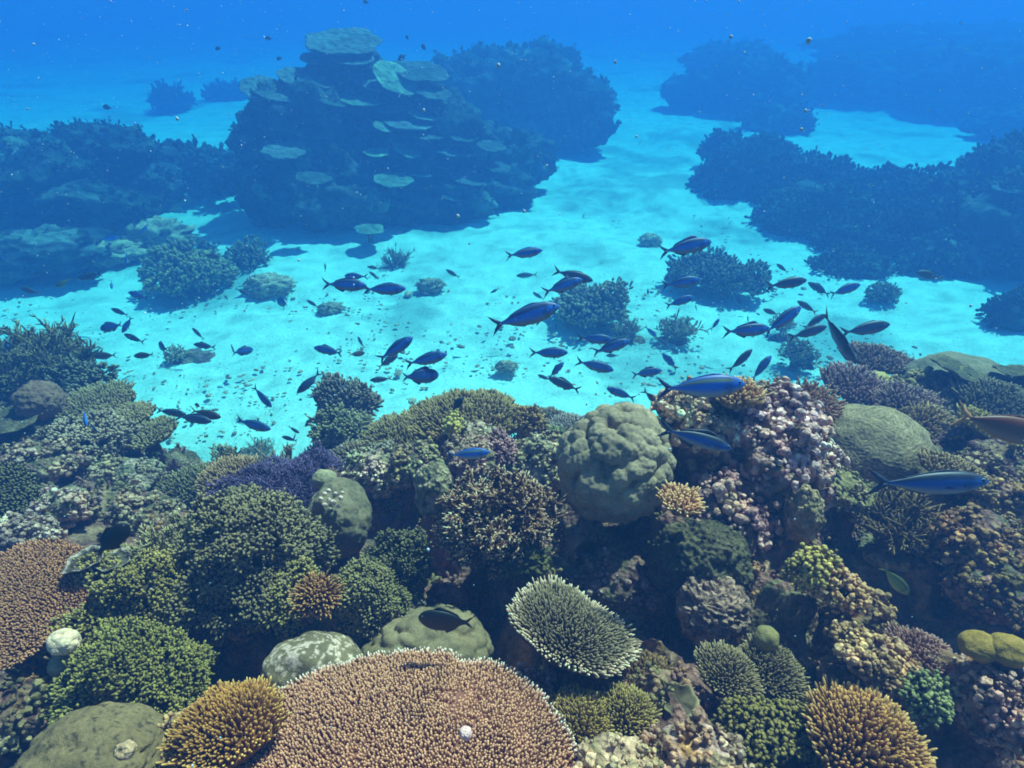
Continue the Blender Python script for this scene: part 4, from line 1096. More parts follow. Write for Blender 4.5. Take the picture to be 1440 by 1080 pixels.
# ------------------------------------------------------------ the reef slope itself
def build_reef():
    x0, x1, y0, y1, st = -4.6, 4.2, -0.7, 5.6, 0.0125
    nx, ny = int((x1 - x0) / st), int((y1 - y0) / st)
    X, Y = np.meshgrid(np.linspace(x0, x1, nx), np.linspace(y0, y1, ny))
    # control surface sampled coarsely, then interpolated
    cx, cy_ = np.linspace(x0, x1, nx // 3), np.linspace(y0, y1, ny // 3)
    Zc = reef_z(*np.meshgrid(cx, cy_))
    fx = (X - x0) / (x1 - x0) * (len(cx) - 1)
    fy = (Y - y0) / (y1 - y0) * (len(cy_) - 1)
    ix, iy = np.clip(fx.astype(int), 0, len(cx) - 2), np.clip(fy.astype(int), 0, len(cy_) - 2)
    tx, ty = fx - ix, fy - iy
    Z = Zc[iy, ix] * (1 - tx) * (1 - ty) + Zc[iy, ix + 1] * tx * (1 - ty) + Zc[iy + 1, ix] * (1 - tx) * ty + Zc[iy + 1, ix + 1] * tx * ty
    P = np.stack([X, Y, Z], -1)
    e1, _ = worley(P * 7, 3)
    e2, _ = worley(P * 19, 5)
    amp = sstep(-0.25, 0.3, Z)
    H = (0.05 * fbm(P * 3.1, 4, 71, 0.6) + 0.055 * (0.5 - e1) + 0.022 * (0.5 - e2) + 0.006 * vnoise(P * 70, 8)) * (0.4 + 0.6 * amp)
    gx = 0.05 * fbm(P * 6 + 9, 3, 81)
    gy = 0.05 * fbm(P * 6 + 19, 3, 91)
    V = np.stack([X + gx, Y + gy, Z + H], -1).reshape(-1, 3)
    i = np.arange(nx * ny).reshape(ny, nx)
    Q = np.stack([i[:-1, :-1], i[:-1, 1:], i[1:, 1:], i[1:, :-1]], -1).reshape(-1, 4)
    C = rock_colors(P.reshape(-1, 3), 5.0, 3)
    mb = MB()
    mb.add(V, [Q], C)
    o = mb.build('reef_slope', M_ROCK)
    tag(o, kind='structure')
    # small growth of every colour crusting the slope
    rng = np.random.default_rng(404)
    m = 15000
    px, py = rng.uniform(-80, 1520, m * 2), rng.uniform(440, 1090, m * 2)
    k = rng.integers(0, len(V), m * 5)
    W = V[k]
    n0 = np.stack([-(np.gradient(Z + H, axis=1) / st), -(np.gradient(Z + H, axis=0) / st), np.ones_like(Z)], -1).reshape(-1, 3)[k]
    d = W - CAM
    dep = d @ AF
    u = 720 + F_PX * (d @ AX) / np.maximum(dep, 0.1)
    v = 540 - F_PX * (d @ AU) / np.maximum(dep, 0.1)
    vis = (dep > 0.5) & (u > -420) & (u < 1860) & (v > 420) & (v < 1300) & (W[:, 2] > 0.05)
    m = 24000
    W, n0 = W[vis][:m], unit(n0[vis][:m])
    patch = fbm(W * 4, 3, 21)
    keep = patch > -0.1
    W, n0 = W[keep], n0[keep]
    pal0 = np.array([(0.16, 0.16, 0.10), (0.22, 0.17, 0.10), (0.20, 0.15, 0.18), (0.12, 0.14, 0.08), (0.26, 0.24, 0.20), (0.18, 0.10, 0.08)])
    pal1 = np.array([(0.42, 0.42, 0.28), (0.48, 0.38, 0.20), (0.34, 0.25, 0.25), (0.28, 0.32, 0.17), (0.42, 0.38, 0.28), (0.42, 0.28, 0.22)])
    ci = np.clip(((fbm(W * 3.3 + 4, 2, 33) * 0.6 + 0.5) * 6 + rng.normal(0, 0.7, len(W))).astype(int), 0, 5)
    I = np.repeat(np.arange(len(W)), 5)
    sz = (0.5 + 1.1 * rng.random(len(W)) ** 2)[I]
    g = MB()
    add_tubes(g, W[I] + rng.normal(0, 0.009, (len(I), 3)), n0[I] + rng.normal(0, 0.45, (len(I), 3)) + np.array([0, 0, 0.3]), 0.017 * sz * (0.6 + 0.8 * rng.random(len(I))), 0.0052 * sz, CLUB,
              pal0[ci][I] * 0.9, pal1[ci][I] * 0.75, rng, sides=5, k=(0.2, 0.9))
    o = g.build('encrusting_growth', M_CORAL)
    tag(o, 'knobbly crust of tiny corals and algae over the reef slope', 'coral crust', kind='stuff')


build_reef()

# ------------------------------------------------------------ fish
FB = {  # body: height, width, tail span, tail length, colours back / flank / belly / fin, stripe
    'blue': dict(h=0.27, w=0.13, tail=0.15, back=(0.02, 0.065, 0.20), flank=(0.04, 0.23, 0.80), belly=(0.26, 0.25, 0.27), fin=(0.03, 0.05, 0.14), stripe=(0.01, 0.025, 0.07)),
    'long': dict(h=0.20, w=0.11, tail=0.12, back=(0.018, 0.028, 0.06), flank=(0.03, 0.11, 0.40), belly=(0.30, 0.28, 0.30), fin=(0.04, 0.05, 0.1), stripe=(0.012, 0.02, 0.05)),
    'gold': dict(h=0.26, w=0.13, tail=0.15, back=(0.02, 0.09, 0.34), flank=(0.03, 0.19, 0.72), belly=(0.36, 0.36, 0.40), fin=(0.04, 0.07, 0.2), stripe=(0.30, 0.34, 0.05)),
    'dark': dict(h=0.25, w=0.12, tail=0.14, back=(0.035, 0.05, 0.09), flank=(0.07, 0.11, 0.26), belly=(0.22, 0.19, 0.19), fin=(0.03, 0.03, 0.06), stripe=(0.02, 0.025, 0.05)),
    'grey': dict(h=0.24, w=0.12, tail=0.13, back=(0.07, 0.08, 0.10), flank=(0.12, 0.14, 0.22), belly=(0.28, 0.26, 0.22), fin=(0.45, 0.42, 0.12), stripe=(0.05, 0.06, 0.1)),
    'brown': dict(h=0.29, w=0.13, tail=0.13, back=(0.08, 0.05, 0.04), flank=(0.17, 0.10, 0.08), belly=(0.24, 0.17, 0.12), fin=(0.40, 0.32, 0.10), stripe=(0.07, 0.04, 0.04)),
    'deep': dict(h=0.40, w=0.15, tail=0.17, back=(0.02, 0.05, 0.18), flank=(0.05, 0.19, 0.62), belly=(0.16, 0.18, 0.28), fin=(0.03, 0.04, 0.1), stripe=(0.02, 0.04, 0.16)),
    'black': dict(h=0.40, w=0.13, tail=0.13, back=(0.008, 0.008, 0.010), flank=(0.012, 0.012, 0.015), belly=(0.015, 0.014, 0.014), fin=(0.012, 0.012, 0.014), stripe=(0.008, 0.008, 0.01)),
    'damsel': dict(h=0.50, w=0.17, tail=0.16, back=(0.012, 0.013, 0.03), flank=(0.02, 0.02, 0.05), belly=(0.03, 0.03, 0.05), fin=(0.05, 0.06, 0.08), stripe=(0.01, 0.01, 0.03)),
    'red': dict(h=0.27, w=0.13, tail=0.15, back=(0.16, 0.05, 0.035), flank=(0.28, 0.10, 0.07), belly=(0.38, 0.20, 0.15), fin=(0.70, 0.30, 0.14), stripe=(0.2, 0.04, 0.03)),
    'ochre': dict(h=0.33, w=0.13, tail=0.13, back=(0.10, 0.09, 0.02), flank=(0.28, 0.25, 0.06), belly=(0.36, 0.32, 0.1), fin=(0.2, 0.17, 0.05), stripe=(0.08, 0.07, 0.02)),
}
_fish = {}


def fish_mesh(kind, bend, open_fins):
    key = (kind, bend, open_fins)
    if key in _fish:
        return _fish[key]
    p = FB[kind]
    mb = MB()
    xs = np.array([0.5, 0.488, 0.465, 0.43, 0.38, 0.31, 0.23, 0.14, 0.05, -0.04, -0.12, -0.19, -0.245, -0.285, -0.315, -0.335])
    top = np.array([0.02, 0.16, 0.33, 0.52, 0.72, 0.89, 0.98, 1.0, 0.95, 0.83, 0.66, 0.47, 0.31, 0.21, 0.17, 0.18])
    bot = np.array([0.02, 0.14, 0.28, 0.45, 0.65, 0.84, 0.96, 1.0, 0.96, 0.85, 0.67, 0.47, 0.31, 0.21, 0.17, 0.18])
    if kind in ('damsel', 'black', 'deep'):
        top, bot = top ** 0.8, bot ** 0.8
        top[0] = bot[0] = 0.02
    wid = np.array([0.02, 0.22, 0.42, 0.62, 0.82, 0.96, 1.0, 0.97, 0.88, 0.74, 0.57, 0.40, 0.27, 0.18, 0.13, 0.08])
    s = 20
    a = np.arange(s) * 2 * math.pi / s
    Z = np.sin(a)
    ce = np.sign(np.cos(a)) * np.abs(np.cos(a)) ** 0.9
    h, wd = p['h'] / 2, p['w'] / 2
    rings, cols = [], []
    for j in range(len(xs)):
        z = np.where(Z > 0, Z * top[j], Z * bot[j]) * h
        y = ce * wid[j] * wd
        rings.append(np.stack([np.full(s, xs[j]), y, z], -1))
        zr = Z
        back, fl, be = (np.array(p[q]) for q in ('back', 'flank', 'belly'))
        t1 = sstep(0.42, 0.72, zr)[:, None]
        t2 = sstep(-0.15, -0.55, zr)[:, None]
        c = fl * (1 - t1) + back * t1
        c = c * (1 - t2) + be * t2
        st = (np.exp(-((zr - 0.55) / 0.13) ** 2) * (0.85 if -0.3 < xs[j] < 0.36 else 0))[:, None]
        c = c * (1 - st) + np.array(p['stripe']) * st
        if xs[j] > 0.40:
            c = c * 0.75 + back * 0.25
        if j == 5:
            c = c * 0.62
        cols.append(c)
    V = np.concatenate(rings)
    q = [[j * s + i, j * s + (i + 1) % s, (j + 1) * s + (i + 1) % s, (j + 1) * s + i] for j in range(len(xs) - 1) for i in range(s)]
    mb.add(V, [np.array(q), np.array([list(range(s))[::-1], list(range((len(xs) - 1) * s, len(xs) * s))])], np.concatenate(cols))

    def fin(pts, y0=0.0, th=0.004, tip=None, col=None, ydir=0.0):
        pts = np.array(pts, float)
        n = len(pts)
        k = np.linspace(1, 0.35, n) if tip is None else np.asarray(tip)
        zc = pts[:, 1].mean()
        A = np.stack([pts[:, 0], y0 + th * k + ydir * np.abs(pts[:, 1] - pts[0, 1]), pts[:, 1]], -1)
        B = np.stack([pts[:, 0], y0 - th * k + ydir * np.abs(pts[:, 1] - pts[0, 1]), pts[:, 1]], -1)
        m = len(mb.F)
        mb.add(np.concatenate([A, B]), [np.array([list(range(n))]), np.array([list(range(2 * n - 1, n - 1, -1))]),
                                        np.array([[i, n + i, n + (i + 1) % n, (i + 1) % n] for i in range(n)])], np.array(col if col is not None else p['fin']))
    ts = p['tail']
    forky = 0.40 if kind not in ('damsel',) else 0.44
    for sg in (1, -1):
        fin([(-0.315, 0.0), (-0.318, 0.022 * sg), (-0.35, 0.045 * sg), (-0.41, 0.085 * sg), (-0.50, ts * sg), (-0.475, ts * 0.78 * sg), (-0.435, 0.05 * sg), (-forky, 0.018 * sg), (-forky + 0.012, 0.0)],
            tip=[1.5, 1.5, 1, 0.6, 0.25, 0.25, 0.4, 0.6, 0.8])
    fh = 0.055 if open_fins else 0.018
    if kind in ('damsel', 'black', 'deep'):
        fh = 0.07
    hz = lambda x: np.interp(-x, -xs, top) * h
    hb = lambda x: -np.interp(-x, -xs, bot) * h
    X = [0.26, 0.20, 0.14, 0.04, -0.08, -0.18, -0.24]
    E = [0.0, 0.7, 1.0, 0.75, 0.55, 0.5, 0.0]
    fin([(x, hz(x) - 0.006) for x in X][::-1] + [(x, hz(x) + fh * e) for x, e in zip(X, E)][1:-1], tip=[1] * 7 + [0.4] * 5, col=p['back'])
    X = [0.02, -0.03, -0.10, -0.18, -0.23]
    E = [0.0, 1.0, 0.7, 0.5, 0.0]
    fin([(x, hb(x) + 0.006) for x in X] + [(x, hb(x) - fh * 0.85 * e) for x, e in zip(X, E)][1:-1][::-1], tip=[1] * 5 + [0.4] * 3, col=p['fin'])
    for sg in (1, -1):   # pelvic and pectoral fins
        fin([(0.20, hb(0.20) + 0.012), (0.15, hb(0.15) - 0.002), (0.11, hb(0.12) - 0.035), (0.16, hb(0.17) - 0.012)], y0=0.018 * sg, th=0.002, ydir=0.3 * sg)
        yy = wd * 0.96 * sg
        fin([(0.27, -0.015), (0.255, 0.008), (0.16, 0.004), (0.10, -0.025), (0.16, -0.034), (0.25, -0.03)], y0=yy * 0.93, th=0.002, ydir=0.12 * sg, col=np.array(p['flank']) * 0.5 + 0.01)
        V0, F0 = ico(2)   # dark spot at the root of the pectoral fin and the nostril crease
        mb.add(V0 * np.array([0.009, 0.003, 0.011]) + np.array([0.268, wd * 0.955 * sg, -0.012]), [F0], (0.01, 0.012, 0.03))
    if bend:
        for i in range(len(mb.V)):
            x = mb.V[i][:, 0]
            t = np.clip(0.15 - x, 0, 1)
            mb.V[i][:, 1] += bend * t * t
            mb.V[i][:, 0] += abs(bend) * 0.25 * t * t
    tmp = mb.build('fish', M_FISH)
    me = tmp.data
    bpy.data.objects.remove(tmp)
    e = MB()
    V0, F0 = ico(3)
    zc = 0.13 * p['h'] + 0.0
    r = 0.017 if kind not in ('damsel',) else 0.024
    yw = np.interp(-0.425, -xs, wid) * wd * math.sqrt(max(0.1, 1 - (zc / (0.53 * h)) ** 2)) 
    front = V0[:, 1] > 0.55
    C = np.where(front[:, None], (0.004, 0.004, 0.006), (0.35, 0.36, 0.34))
    e.add(V0 * np.array([r, r * 0.55, r]) + np.array([0, 0, 0]), [F0], C)
    tmp = e.build('eye', M_EYE)
    em = tmp.data
    bpy.data.objects.remove(tmp)
    _fish[key] = (me, em, (0.425, yw, zc))
    return _fish[key]


def fish(label, hx, hy, tx, ty, kind='blue', L=0.22, phi=0.0, cat='fish', group='schooling fish over the sand and reef', lift=0.45, bend=None, eyes=None, name=None, D=None):
    dx, dy = hx - tx, hy - ty
    pix = math.hypot(dx, dy)
    ph = math.radians(phi)
    if D is None:
        D = L * math.cos(ph) * F_PX / pix
    else:
        L = D * pix / F_PX / math.cos(ph)
    C = at((hx + tx) / 2, (hy + ty) / 2, D)
    f = unit((AX * dx - AU * dy) / pix * math.cos(ph) + AF * math.sin(ph))
    upv = AU * (1 - lift) + np.array([0, 0, 1.0]) * lift
    if abs(dx) < 0.5 * abs(dy):
        upv = upv - AF * 0.5 + AX * 0.35 * (1 if dx >= 0 else -1) * (1 if dy < 0 else -1)
    y = unit(np.cross(upv, f))
    z = np.cross(f, y)
    if bend is None:
        bend = ((int(hx * 7 + hy * 3) % 5) - 2) * 0.11
    me, em, ep = fish_mesh(kind, round(bend, 2), (int(hx + hy) % 3 == 0))
    nm = name or {'black': 'surgeonfish', 'damsel': 'damselfish', 'red': 'snapper', 'ochre': 'wrasse'}.get(kind, 'fusilier_fish')
    o = bpy.data.objects.new(nm, me)
    COL.objects.link(o)
    M = Matrix(((f[0], y[0], z[0], C[0]), (f[1], y[1], z[1], C[1]), (f[2], y[2], z[2], C[2]), (0, 0, 0, 1)))
    o.matrix_world = M @ Matrix.Scale(L, 4)
    tag(o, label, cat, group)
    if eyes or (eyes is None and pix > 24):
        for sg in (1, -1):
            e = bpy.data.objects.new('eye', em)
            COL.objects.link(e)
            e.parent = o
            e.location = (ep[0], ep[1] * sg, ep[2])
            e.scale = (1, sg, 1)
    return o


G2 = 'small fish high in the blue water'
# the big ones in front
fish('large bright blue fish with a yellow green back line in front of the pinnacle top', 1048, 540, 922, 548, 'gold', 0.205, bend=0.1)
fish('long blue fish heading right across the left face of the pinnacle', 1030, 632, 924, 600, 'long', 0.185, bend=-0.1)
fish('large dark backed fish with a pale belly in front of the brain coral', 1391, 677, 1220, 682, 'long', 0.24, bend=0.12)
fish('reddish brown fish with an orange tail cut by the right edge', 1480, 618, 1342, 583, 'red', 0.20, group='lone reef fish', bend=0.1)
fish('bright blue fish hovering over the rocks below the green table coral', 689, 636, 626, 641, 'gold', 0.125, bend=0.06)
fish('largest blue fish over the middle of the sand, pointing up right', 787, 430, 687, 461, 'blue', 0.24, bend=0.15)
fish('dark upright fish diving head first above the mauve table coral', 1192, 509, 1160, 434, 'dark', 0.22, phi=-25, bend=0.2)
fish('black fish nosing upward over the pale rimmed cup corals', 181, 737, 133, 783, 'black', 0.10, group='lone reef fish')
fish('black fish facing left in the dark hollow behind the huge table coral', 588, 868, 668, 880, 'black', 0.125, group='lone reef fish')
fish('small yellow brown fish pointing down in the shade on the right', 1277, 836, 1240, 796, 'ochre', 0.09, group='lone reef fish')
fish('dark round bodied fish with a pale tail over the green table coral', 650, 559, 637, 578, 'damsel', 0.055, group='lone reef fish')
# centre left
fish('front blue fish of the heading right pair left of centre', 571, 406, 508, 407, 'blue', 0.21, bend=0.05)
fish('blue fish heading right directly behind the leader, left of centre', 516, 402, 452, 399, 'blue', 0.21, bend=-0.1)
fish('small blue fish facing left, half behind the top of the heading right pair', 484, 388, 518, 389, 'blue', 0.15)
fish('blue fish seen from behind with spread tail, left of the pair', 386, 422, 409, 429, 'deep', 0.17, phi=35)
fish('little grey fish pointing down right, just left of the low grey patch', 431, 422, 450, 433, 'grey', 0.12)
fish('small grey fish just above the nose of the leading blue fish', 519, 382, 534, 393, 'grey', 0.11)
fish('tiny grey fish in the line above, near the edge of the tower shadow', 516, 375, 535, 378, 'grey', 0.12)
fish('tiny reddish fish held upright at the edge of the tower shadow', 457, 370, 458, 383, 'brown', 0.09)
fish('tiny yellow tailed fish on its own above the middle of the sand', 627, 379, 647, 391, 'grey', 0.13)
fish('blue fish facing left with a raised tail, left of the yellow tailed brown one', 441, 489, 484, 497, 'blue', 0.17)
fish('short brown fish with an upright yellow tail between two blue fish', 511, 496, 491, 499, 'brown', 0.13, phi=45)
fish('small grey fish pointing up left above the short brown one', 503, 473, 512, 491, 'grey', 0.12)
fish('blue fish climbing up right, upper one of the group left of the crest', 581, 474, 530, 508, 'blue', 0.20, bend=0.12)
fish('grey fish with yellowish tail climbing just below the blue climbing fish', 560, 499, 530, 518, 'grey', 0.15)
fish('blue fish heading right with a dark forked tail above the deep bodied one', 629, 498, 568, 513, 'blue', 0.20, bend=0.05)
fish('deep bodied dark blue fish with a raised back fin above the green table coral', 616, 527, 566, 531, 'deep', 0.17, phi=20)
fish('olive dark fish pointing down left with a yellow tail, left of the grey bushy coral', 418, 553, 452, 522, 'dark', 0.17)
fish('thin grey fish facing left above the grey bushy coral', 520, 535, 553, 532, 'grey', 0.14)
fish('blue fish diving down right over the sand near the tan coral', 382, 573, 354, 542, 'blue', 0.17)
fish('grey translucent looking fish pointing down left over the grey bushy coral', 471, 556, 493, 536, 'grey', 0.12)
fish('brown fish with spread tail left of the dull green bush', 429, 600, 444, 584, 'brown', 0.11)
fish('brown fish heading left low over the dull green bush', 436, 610, 462, 600, 'brown', 0.12)
fish('dark fish facing left near the foot of the dull green bush', 396, 614, 420, 620, 'dark', 0.10)
fish('little blue fish right behind the dark one by the dull green bush', 412, 621, 417, 606, 'blue', 0.08)
fish('small dark fish pointing down right above the little blue fish', 421, 609, 404, 599, 'dark', 0.10)
fish('small dark blue fish head down above the purple mound', 425, 649, 430, 631, 'blue', 0.07)
fish('blue fish facing down right at the right end of the left hand group', 381, 604, 328, 590, 'blue', 0.20)
# left cluster
fish('dark olive fish heading right, lowest left one of three crossing over the sand', 262, 583, 217, 577, 'dark', 0.17)
fish('dark blue fish heading right, front one of the three crossing over the sand', 298, 593, 246, 584, 'dark', 0.18)
fish('brown fish heading right, topmost of the three crossing over the sand', 311, 587, 266, 577, 'brown', 0.16)
fish('small stout brown fish alone above the three crossing fish', 271, 569, 286, 571, 'brown', 0.10, phi=35)
fish('bright blue fish nearly upright on the left over the dark thicket edge', 114, 508, 103, 468, 'blue', 0.19, bend=0.2)
fish('vivid blue upright fish in front of the dark thicket at the left edge', 12, 503, 9, 470, 'blue', 0.14)
fish('bright blue upright fish over the grey green rounded head on the left', 122, 600, 117, 575, 'blue', 0.068)
fish('dark blue fish angled down right below the upright blue one over the rounded head', 137, 608, 124, 593, 'dark', 0.055)
fish('thin brown fish facing left just right of the bright upright fish', 130, 501, 166, 499, 'brown', 0.15)
fish('thin brown fish facing left near the small pale coral knot', 188, 501, 219, 498, 'brown', 0.14)
fish('round headed blue fish turning away above the small pale coral knot', 218, 483, 239, 493, 'deep', 0.15, phi=40)
fish('pale violet bodied fish facing left in the left hand cluster', 141, 463, 172, 456, 'deep', 0.15)
fish('bright blue fish bent upright beside the pale violet one', 172, 468, 186, 444, 'blue', 0.13, bend=0.22)
fish('dark brown fish pointing up left, above the pale violet one', 156, 434, 183, 444, 'dark', 0.14)
fish('dark fish pointing up left, below the bent blue one', 174, 470, 205, 482, 'dark', 0.15)
fish('tiny blue fish upright between the thicket and the left cluster', 127, 476, 127, 468, 'blue', 0.06)
fish('small pale blue fish with forked tail facing left below the rubble patch', 180, 411, 210, 420, 'blue', 0.15)
fish('tiny grey fish facing left above the small pale blue one', 193, 395, 206, 395, 'grey', 0.09)
fish('tiny upright blue fish left of the small pale blue one', 157, 407, 157, 394, 'blue', 0.09)
fish('dark blue fish facing left with a raised tail over the sand at the left', 109, 392, 146, 384, 'dark', 0.18)
fish('yellow backed fish pointing down left behind the dark blue one', 79, 404, 99, 391, 'ochre', 0.13, name='fusilier_fish')
fish('reddish fish facing left close to the grey slab', 28, 405, 56, 413, 'brown', 0.16)
fish('long dim blue fish over the foot of the left mound', 168, 334, 138, 338, 'blue', 0.22)
fish('blue fish diving just in front of the wide rubble mound', 200, 328, 208, 314, 'blue', 0.12)
fish('blue fish held upright over the flat pale rubble patch', 177, 371, 179, 351, 'blue', 0.14)
fish('dim blue fish at the left edge over the grey slab', 14, 367, -4, 356, 'dark', 0.16)
fish('dark reddish fish heading right above the olive coral head', 310, 362, 284, 359, 'brown', 0.17)
fish('small grey fish pointing up left by the right side of the olive coral head', 283, 401, 302, 412, 'grey', 0.13)
fish('small dark fish pointing down right, right of the olive coral head', 349, 415, 330, 405, 'dark', 0.13)
fish('small grey fish pointing up left above the thin dark one', 270, 461, 288, 478, 'grey', 0.14)
fish('thin dark fish facing left with a yellowish tail in the middle of the left sand', 272, 484, 304, 489, 'dark', 0.15)
fish('dark round bodied fish with a small tail under it, seen from behind', 352, 491, 330, 497, 'deep', 0.14, phi=40)
fish('small pale fish showing only its side behind the dark round bodied fish', 325, 484, 331, 500, 'grey', 0.11)
# centre and right
fish('blue fish with yellow back edge heading right at the top of the middle sand', 763, 352, 710, 360, 'gold', 0.20)
fish('dark backed fish angled down right above the large blue fish', 834, 395, 776, 380, 'dark', 0.21, bend=0.15)
fish('blue fish climbing up right just under the dark backed one', 819, 393, 762, 412, 'blue', 0.20)
fish('small grey fish half hidden behind the back of the largest blue fish', 749, 411, 766, 422, 'grey', 0.13)
fish('large blue grey fish climbing up right at the upper right of the sand', 1001, 340, 926, 355, 'blue', 0.24)
fish('dark blue fish heading right below the small tuft of coral', 862, 478, 810, 475, 'blue', 0.20, bend=0.15)
fish('blue fish climbing up right above the brown yellow tailed fish', 886, 479, 832, 497, 'blue', 0.20)
fish('small brown fish with a bright yellow tail facing left', 852, 500, 871, 500, 'brown', 0.13)
fish('slim blue fish heading right at the left of the lower centre group', 799, 496, 743, 496, 'blue', 0.21, bend=0.05)
fish('blue fish angled down right in the lower centre group', 863, 521, 808, 507, 'blue', 0.20, bend=-0.1)
fish('small blue fish pointing steeply up right with a forked tail', 793, 509, 771, 533, 'blue', 0.13)
fish('grey brown fish facing up left with a white mark, tail low on the right', 771, 531, 818, 551, 'dark', 0.19)
fish('pale grey fish behind the head of the grey brown one', 756, 527, 776, 535, 'grey', 0.11)
fish('slim blue fish heading right above the lobed boulder coral', 931, 521, 886, 527, 'blue', 0.18)
fish('blue fish facing up left close to the top of the lobed boulder coral', 853, 546, 895, 561, 'blue', 0.17)
fish('dark fish going down behind the pinnacle with only its raised tail clear', 934, 574, 902, 546, 'dark', 0.14, D=2.35)
fish('blue fish heading right in front of the dark spiky cluster', 985, 393, 930, 402, 'blue', 0.21)
fish('blue fish climbing right just below the one at the dark spiky cluster', 976, 417, 935, 431, 'blue', 0.18)
fish('blue grey fish diving down right, first of a line of three', 923, 474, 906, 458, 'blue', 0.14)
fish('blue grey fish diving down right, middle of a line of three', 939, 488, 920, 471, 'grey', 0.15)
fish('dim fish at the lower end of the line of three', 954, 498, 936, 484, 'grey', 0.15)
fish('light blue fish facing up left below the line of three', 931, 497, 953, 520, 'blue', 0.16)
fish('tiny brown fish held upright above the line of three', 911, 406, 911, 418, 'brown', 0.09)
fish('tiny fish held upright between the spiky cluster and the open pale coral', 978, 428, 980, 441, 'grey', 0.09)
fish('tiny reddish fish held upright beside the open pale coral', 966, 450, 968, 461, 'brown', 0.08)
fish('small blue fish pointing up right, right of the open pale coral', 1012, 448, 999, 465, 'blue', 0.11)
fish('grey fish climbing steeply just above the nose of the large bright fish', 1058, 491, 1024, 524, 'dark', 0.17)
fish('slim blue grey fish climbing steeply at the top right of the pinnacle', 1085, 500, 1053, 537, 'blue', 0.18)
fish('blue fish heading right at the start of the chain of fish right of centre', 1083, 462, 1015, 467, 'blue', 0.21)
fish('blue fish climbing up right as the second link of the chain', 1127, 431, 1073, 470, 'blue', 0.21)
fish('grey blue fish pointing up left at the top of the chain', 1121, 423, 1150, 441, 'grey', 0.16)
fish('grey fish half hidden between the chain and the upright diving fish', 1162, 442, 1126, 463, 'dark', 0.16)
fish('dark fish heading right with its nose at the upright diving fish', 1163, 459, 1108, 476, 'dark', 0.20)
fish('dark olive fish heading right, right of the upright diving fish', 1252, 456, 1180, 469, 'dark', 0.23)
fish('dark grey fish heading right over the right end of the spiky cluster', 1135, 394, 1076, 403, 'dark', 0.21)
fish('dim blue fish facing up left with a yellowish tail by the right ridge', 1136, 397, 1168, 416, 'dark', 0.19)
fish('blurred blue fish heading right in front of the right ridge foot', 1210, 400, 1163, 415, 'blue', 0.20)
fish('small fish facing up left above the dark grey one', 1092, 371, 1109, 384, 'grey', 0.13)
fish('small yellowish brown fish facing left under the chain', 1073, 435, 1096, 443, 'brown', 0.14)
fish('dim brown fish with a yellow tail before the dark right hand wall', 1289, 383, 1327, 392, 'brown', 0.20)
fish('tiny blue grey fish above the start of the chain', 1051, 444, 1053, 458, 'blue', 0.09)
fish('dim blue fish pointing down at the lower right of the spiky cluster', 1042, 430, 1028, 404, 'dark', 0.20)
fish('pale grey fish hanging low over the sand above the largest blue fish', 726, 388, 757, 386, 'grey', 0.22, D=6.0)
fish('small fish low on the sand behind the tail of the slim heading right fish', 690, 412, 703, 405, 'grey', 0.09)
# far up in the water
for (x, y, dx, dy, l) in [(378, 54, 10, 1, 'small dark fish high in the water left of the tower top'), (307, 68, 9, -2, 'small dark fish high in the water, farthest left of the upper ones'),
                          (393, 82, 8, -4, 'small dim fish just left of the tower top plates'), (151, 151, 13, 2, 'small dark fish above the left mound'),
                          (247, 204, 10, 3, 'small dark fish above the low tangle of bushy coral'), (272, 193, 3, 10, 'small upright fish above the low tangle of bushy coral'),
                          (573, 53, 5, 6, 'small dark fish right of the tower top, left of two'), (596, 67, 6, 9, 'small dark fish right of the tower top, right of two'),
                          (566, 80, 11, -8, 'dim fish between the tower top and the pale yellow plate'), (515, 3, 9, 2, 'small dark fish at the very top edge above the tower')]:
    fish(l, x - dx / 2, y - dy / 2, x + dx / 2, y + dy / 2, 'damsel', 0.10, group=G2, D=7.0)


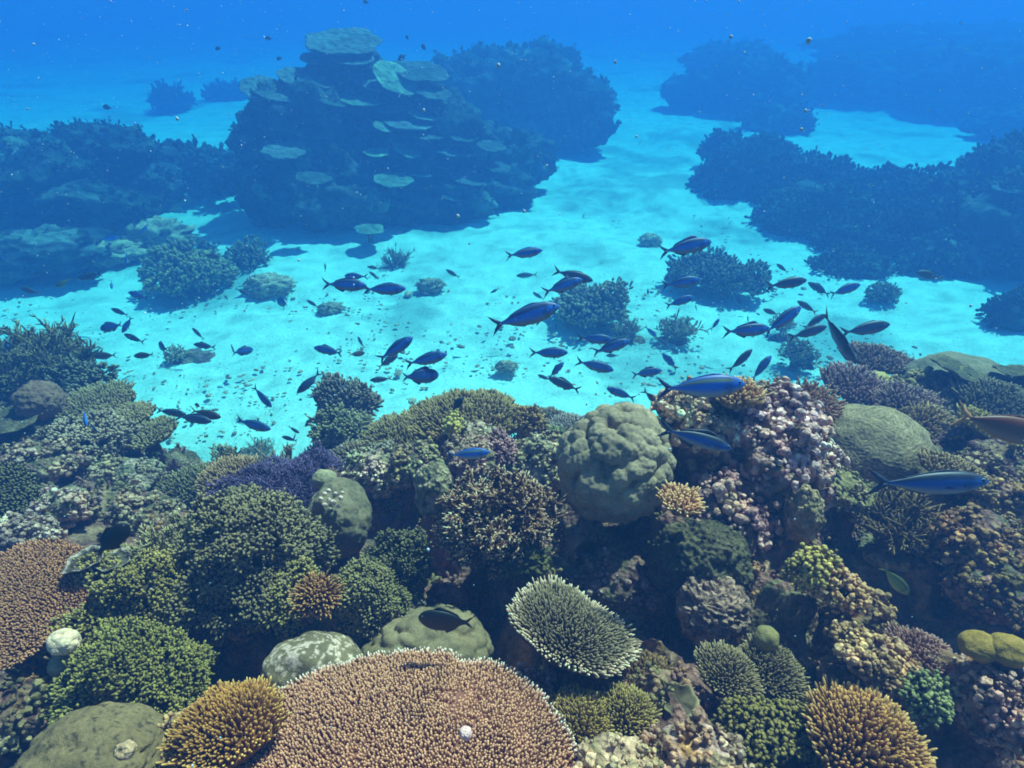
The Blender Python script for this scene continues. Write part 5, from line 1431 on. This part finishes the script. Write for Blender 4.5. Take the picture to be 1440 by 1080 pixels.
# ------------------------------------------------------------ drifting flecks
def build_snow():
    rng = np.random.default_rng(9)
    V, F = ico(1)
    mb = MB()
    for i in range(2000):
        D = rng.uniform(0.5, 2.6)
        px, py = rng.uniform(-20, 1460), (rng.random() ** 1.3) * (1080 if i % 6 == 0 else 480)
        r = rng.uniform(0.4, 1.0) * (0.0010 if i % 9 else 0.0017) * (0.5 + 0.35 * D)
        mb.add(V * (1 + 0.3 * rng.normal(0, 1, V.shape)) * r * rng.uniform(0.6, 1.5, 3) + at(px, py, D), [F], np.array([0.55, 0.72, 0.85]) * rng.uniform(0.4, 1.1))
    V, F = ico(2)
    for (px, py, r) in [(1137, 57, 7), (1133, 156, 4), (701, 92, 4.5), (865, 87, 4), (644, 304, 4.5), (737, 297, 4), (596, 155, 3.5), (249, 167, 4), (1127, 182, 3.5), (1028, 52, 4), (895, 192, 3), (769, 233, 3), (420, 366, 3), (1365, 430, 3.5), (602, 773, 4)]:
        D = 0.75
        mb.add(V * (1 + 0.25 * vnoise(V * 2 + px, px))[:, None] * (r * 0.55 * D / F_PX) * np.array([1, 1, 1.2]) + at(px, py, D), [F], (0.40, 0.50, 0.58))
    o = mb.build('drifting_flecks', M_SNOW)
    tag(o, 'pale specks of plankton and silt drifting in the water', 'particles', kind='stuff')


build_snow()
# tiny pale growth on the huge table coral
massive('sponge', 'tiny white and violet tuft on the right half of the huge table coral', 'sponge', 655, 1031, 1.02, 8, 8, (0.65, 0.6, 0.85), (0.85, 0.82, 0.92), freq=3, amp=0.3, seed=130, sub=4, base=False)


# ------------------------------------------------------------ the water: one closed box of even haze
def build_haze():
    bm = bmesh.new()
    bmesh.ops.create_cube(bm, size=1)
    me = bpy.data.meshes.new('haze')
    bm.to_mesh(me)
    bm.free()
    o = bpy.data.objects.new('haze', me)
    COL.objects.link(o)
    o.scale = (144, 124, 5.7)
    o.location = (0, 57, 1.45)
    tag(o, 'blue sea water filling the whole view', 'water', kind='stuff')
    m = bpy.data.materials.new('sea water')
    m.use_nodes = True
    n, l = m.node_tree.nodes, m.node_tree.links
    n.clear()
    out = n.new('ShaderNodeOutputMaterial')
    pv = n.new('ShaderNodeVolumePrincipled')
    dens = max(SIG_T)
    col, ab = [], []
    for t, s in zip(SIG_T, SIG_S):
        c = s / dens
        a = 1 - (t - s) / dens / (1 - c)
        col.append(c)
        ab.append(max(a, 0) ** 2)
    pv.inputs['Color'].default_value = (*col, 1)
    pv.inputs['Absorption Color'].default_value = (*ab, 1)
    pv.inputs['Density'].default_value = dens
    pv.inputs['Anisotropy'].default_value = 0.2
    l.new(pv.outputs[0], out.inputs['Volume'])
    me.materials.append(m)


build_haze()
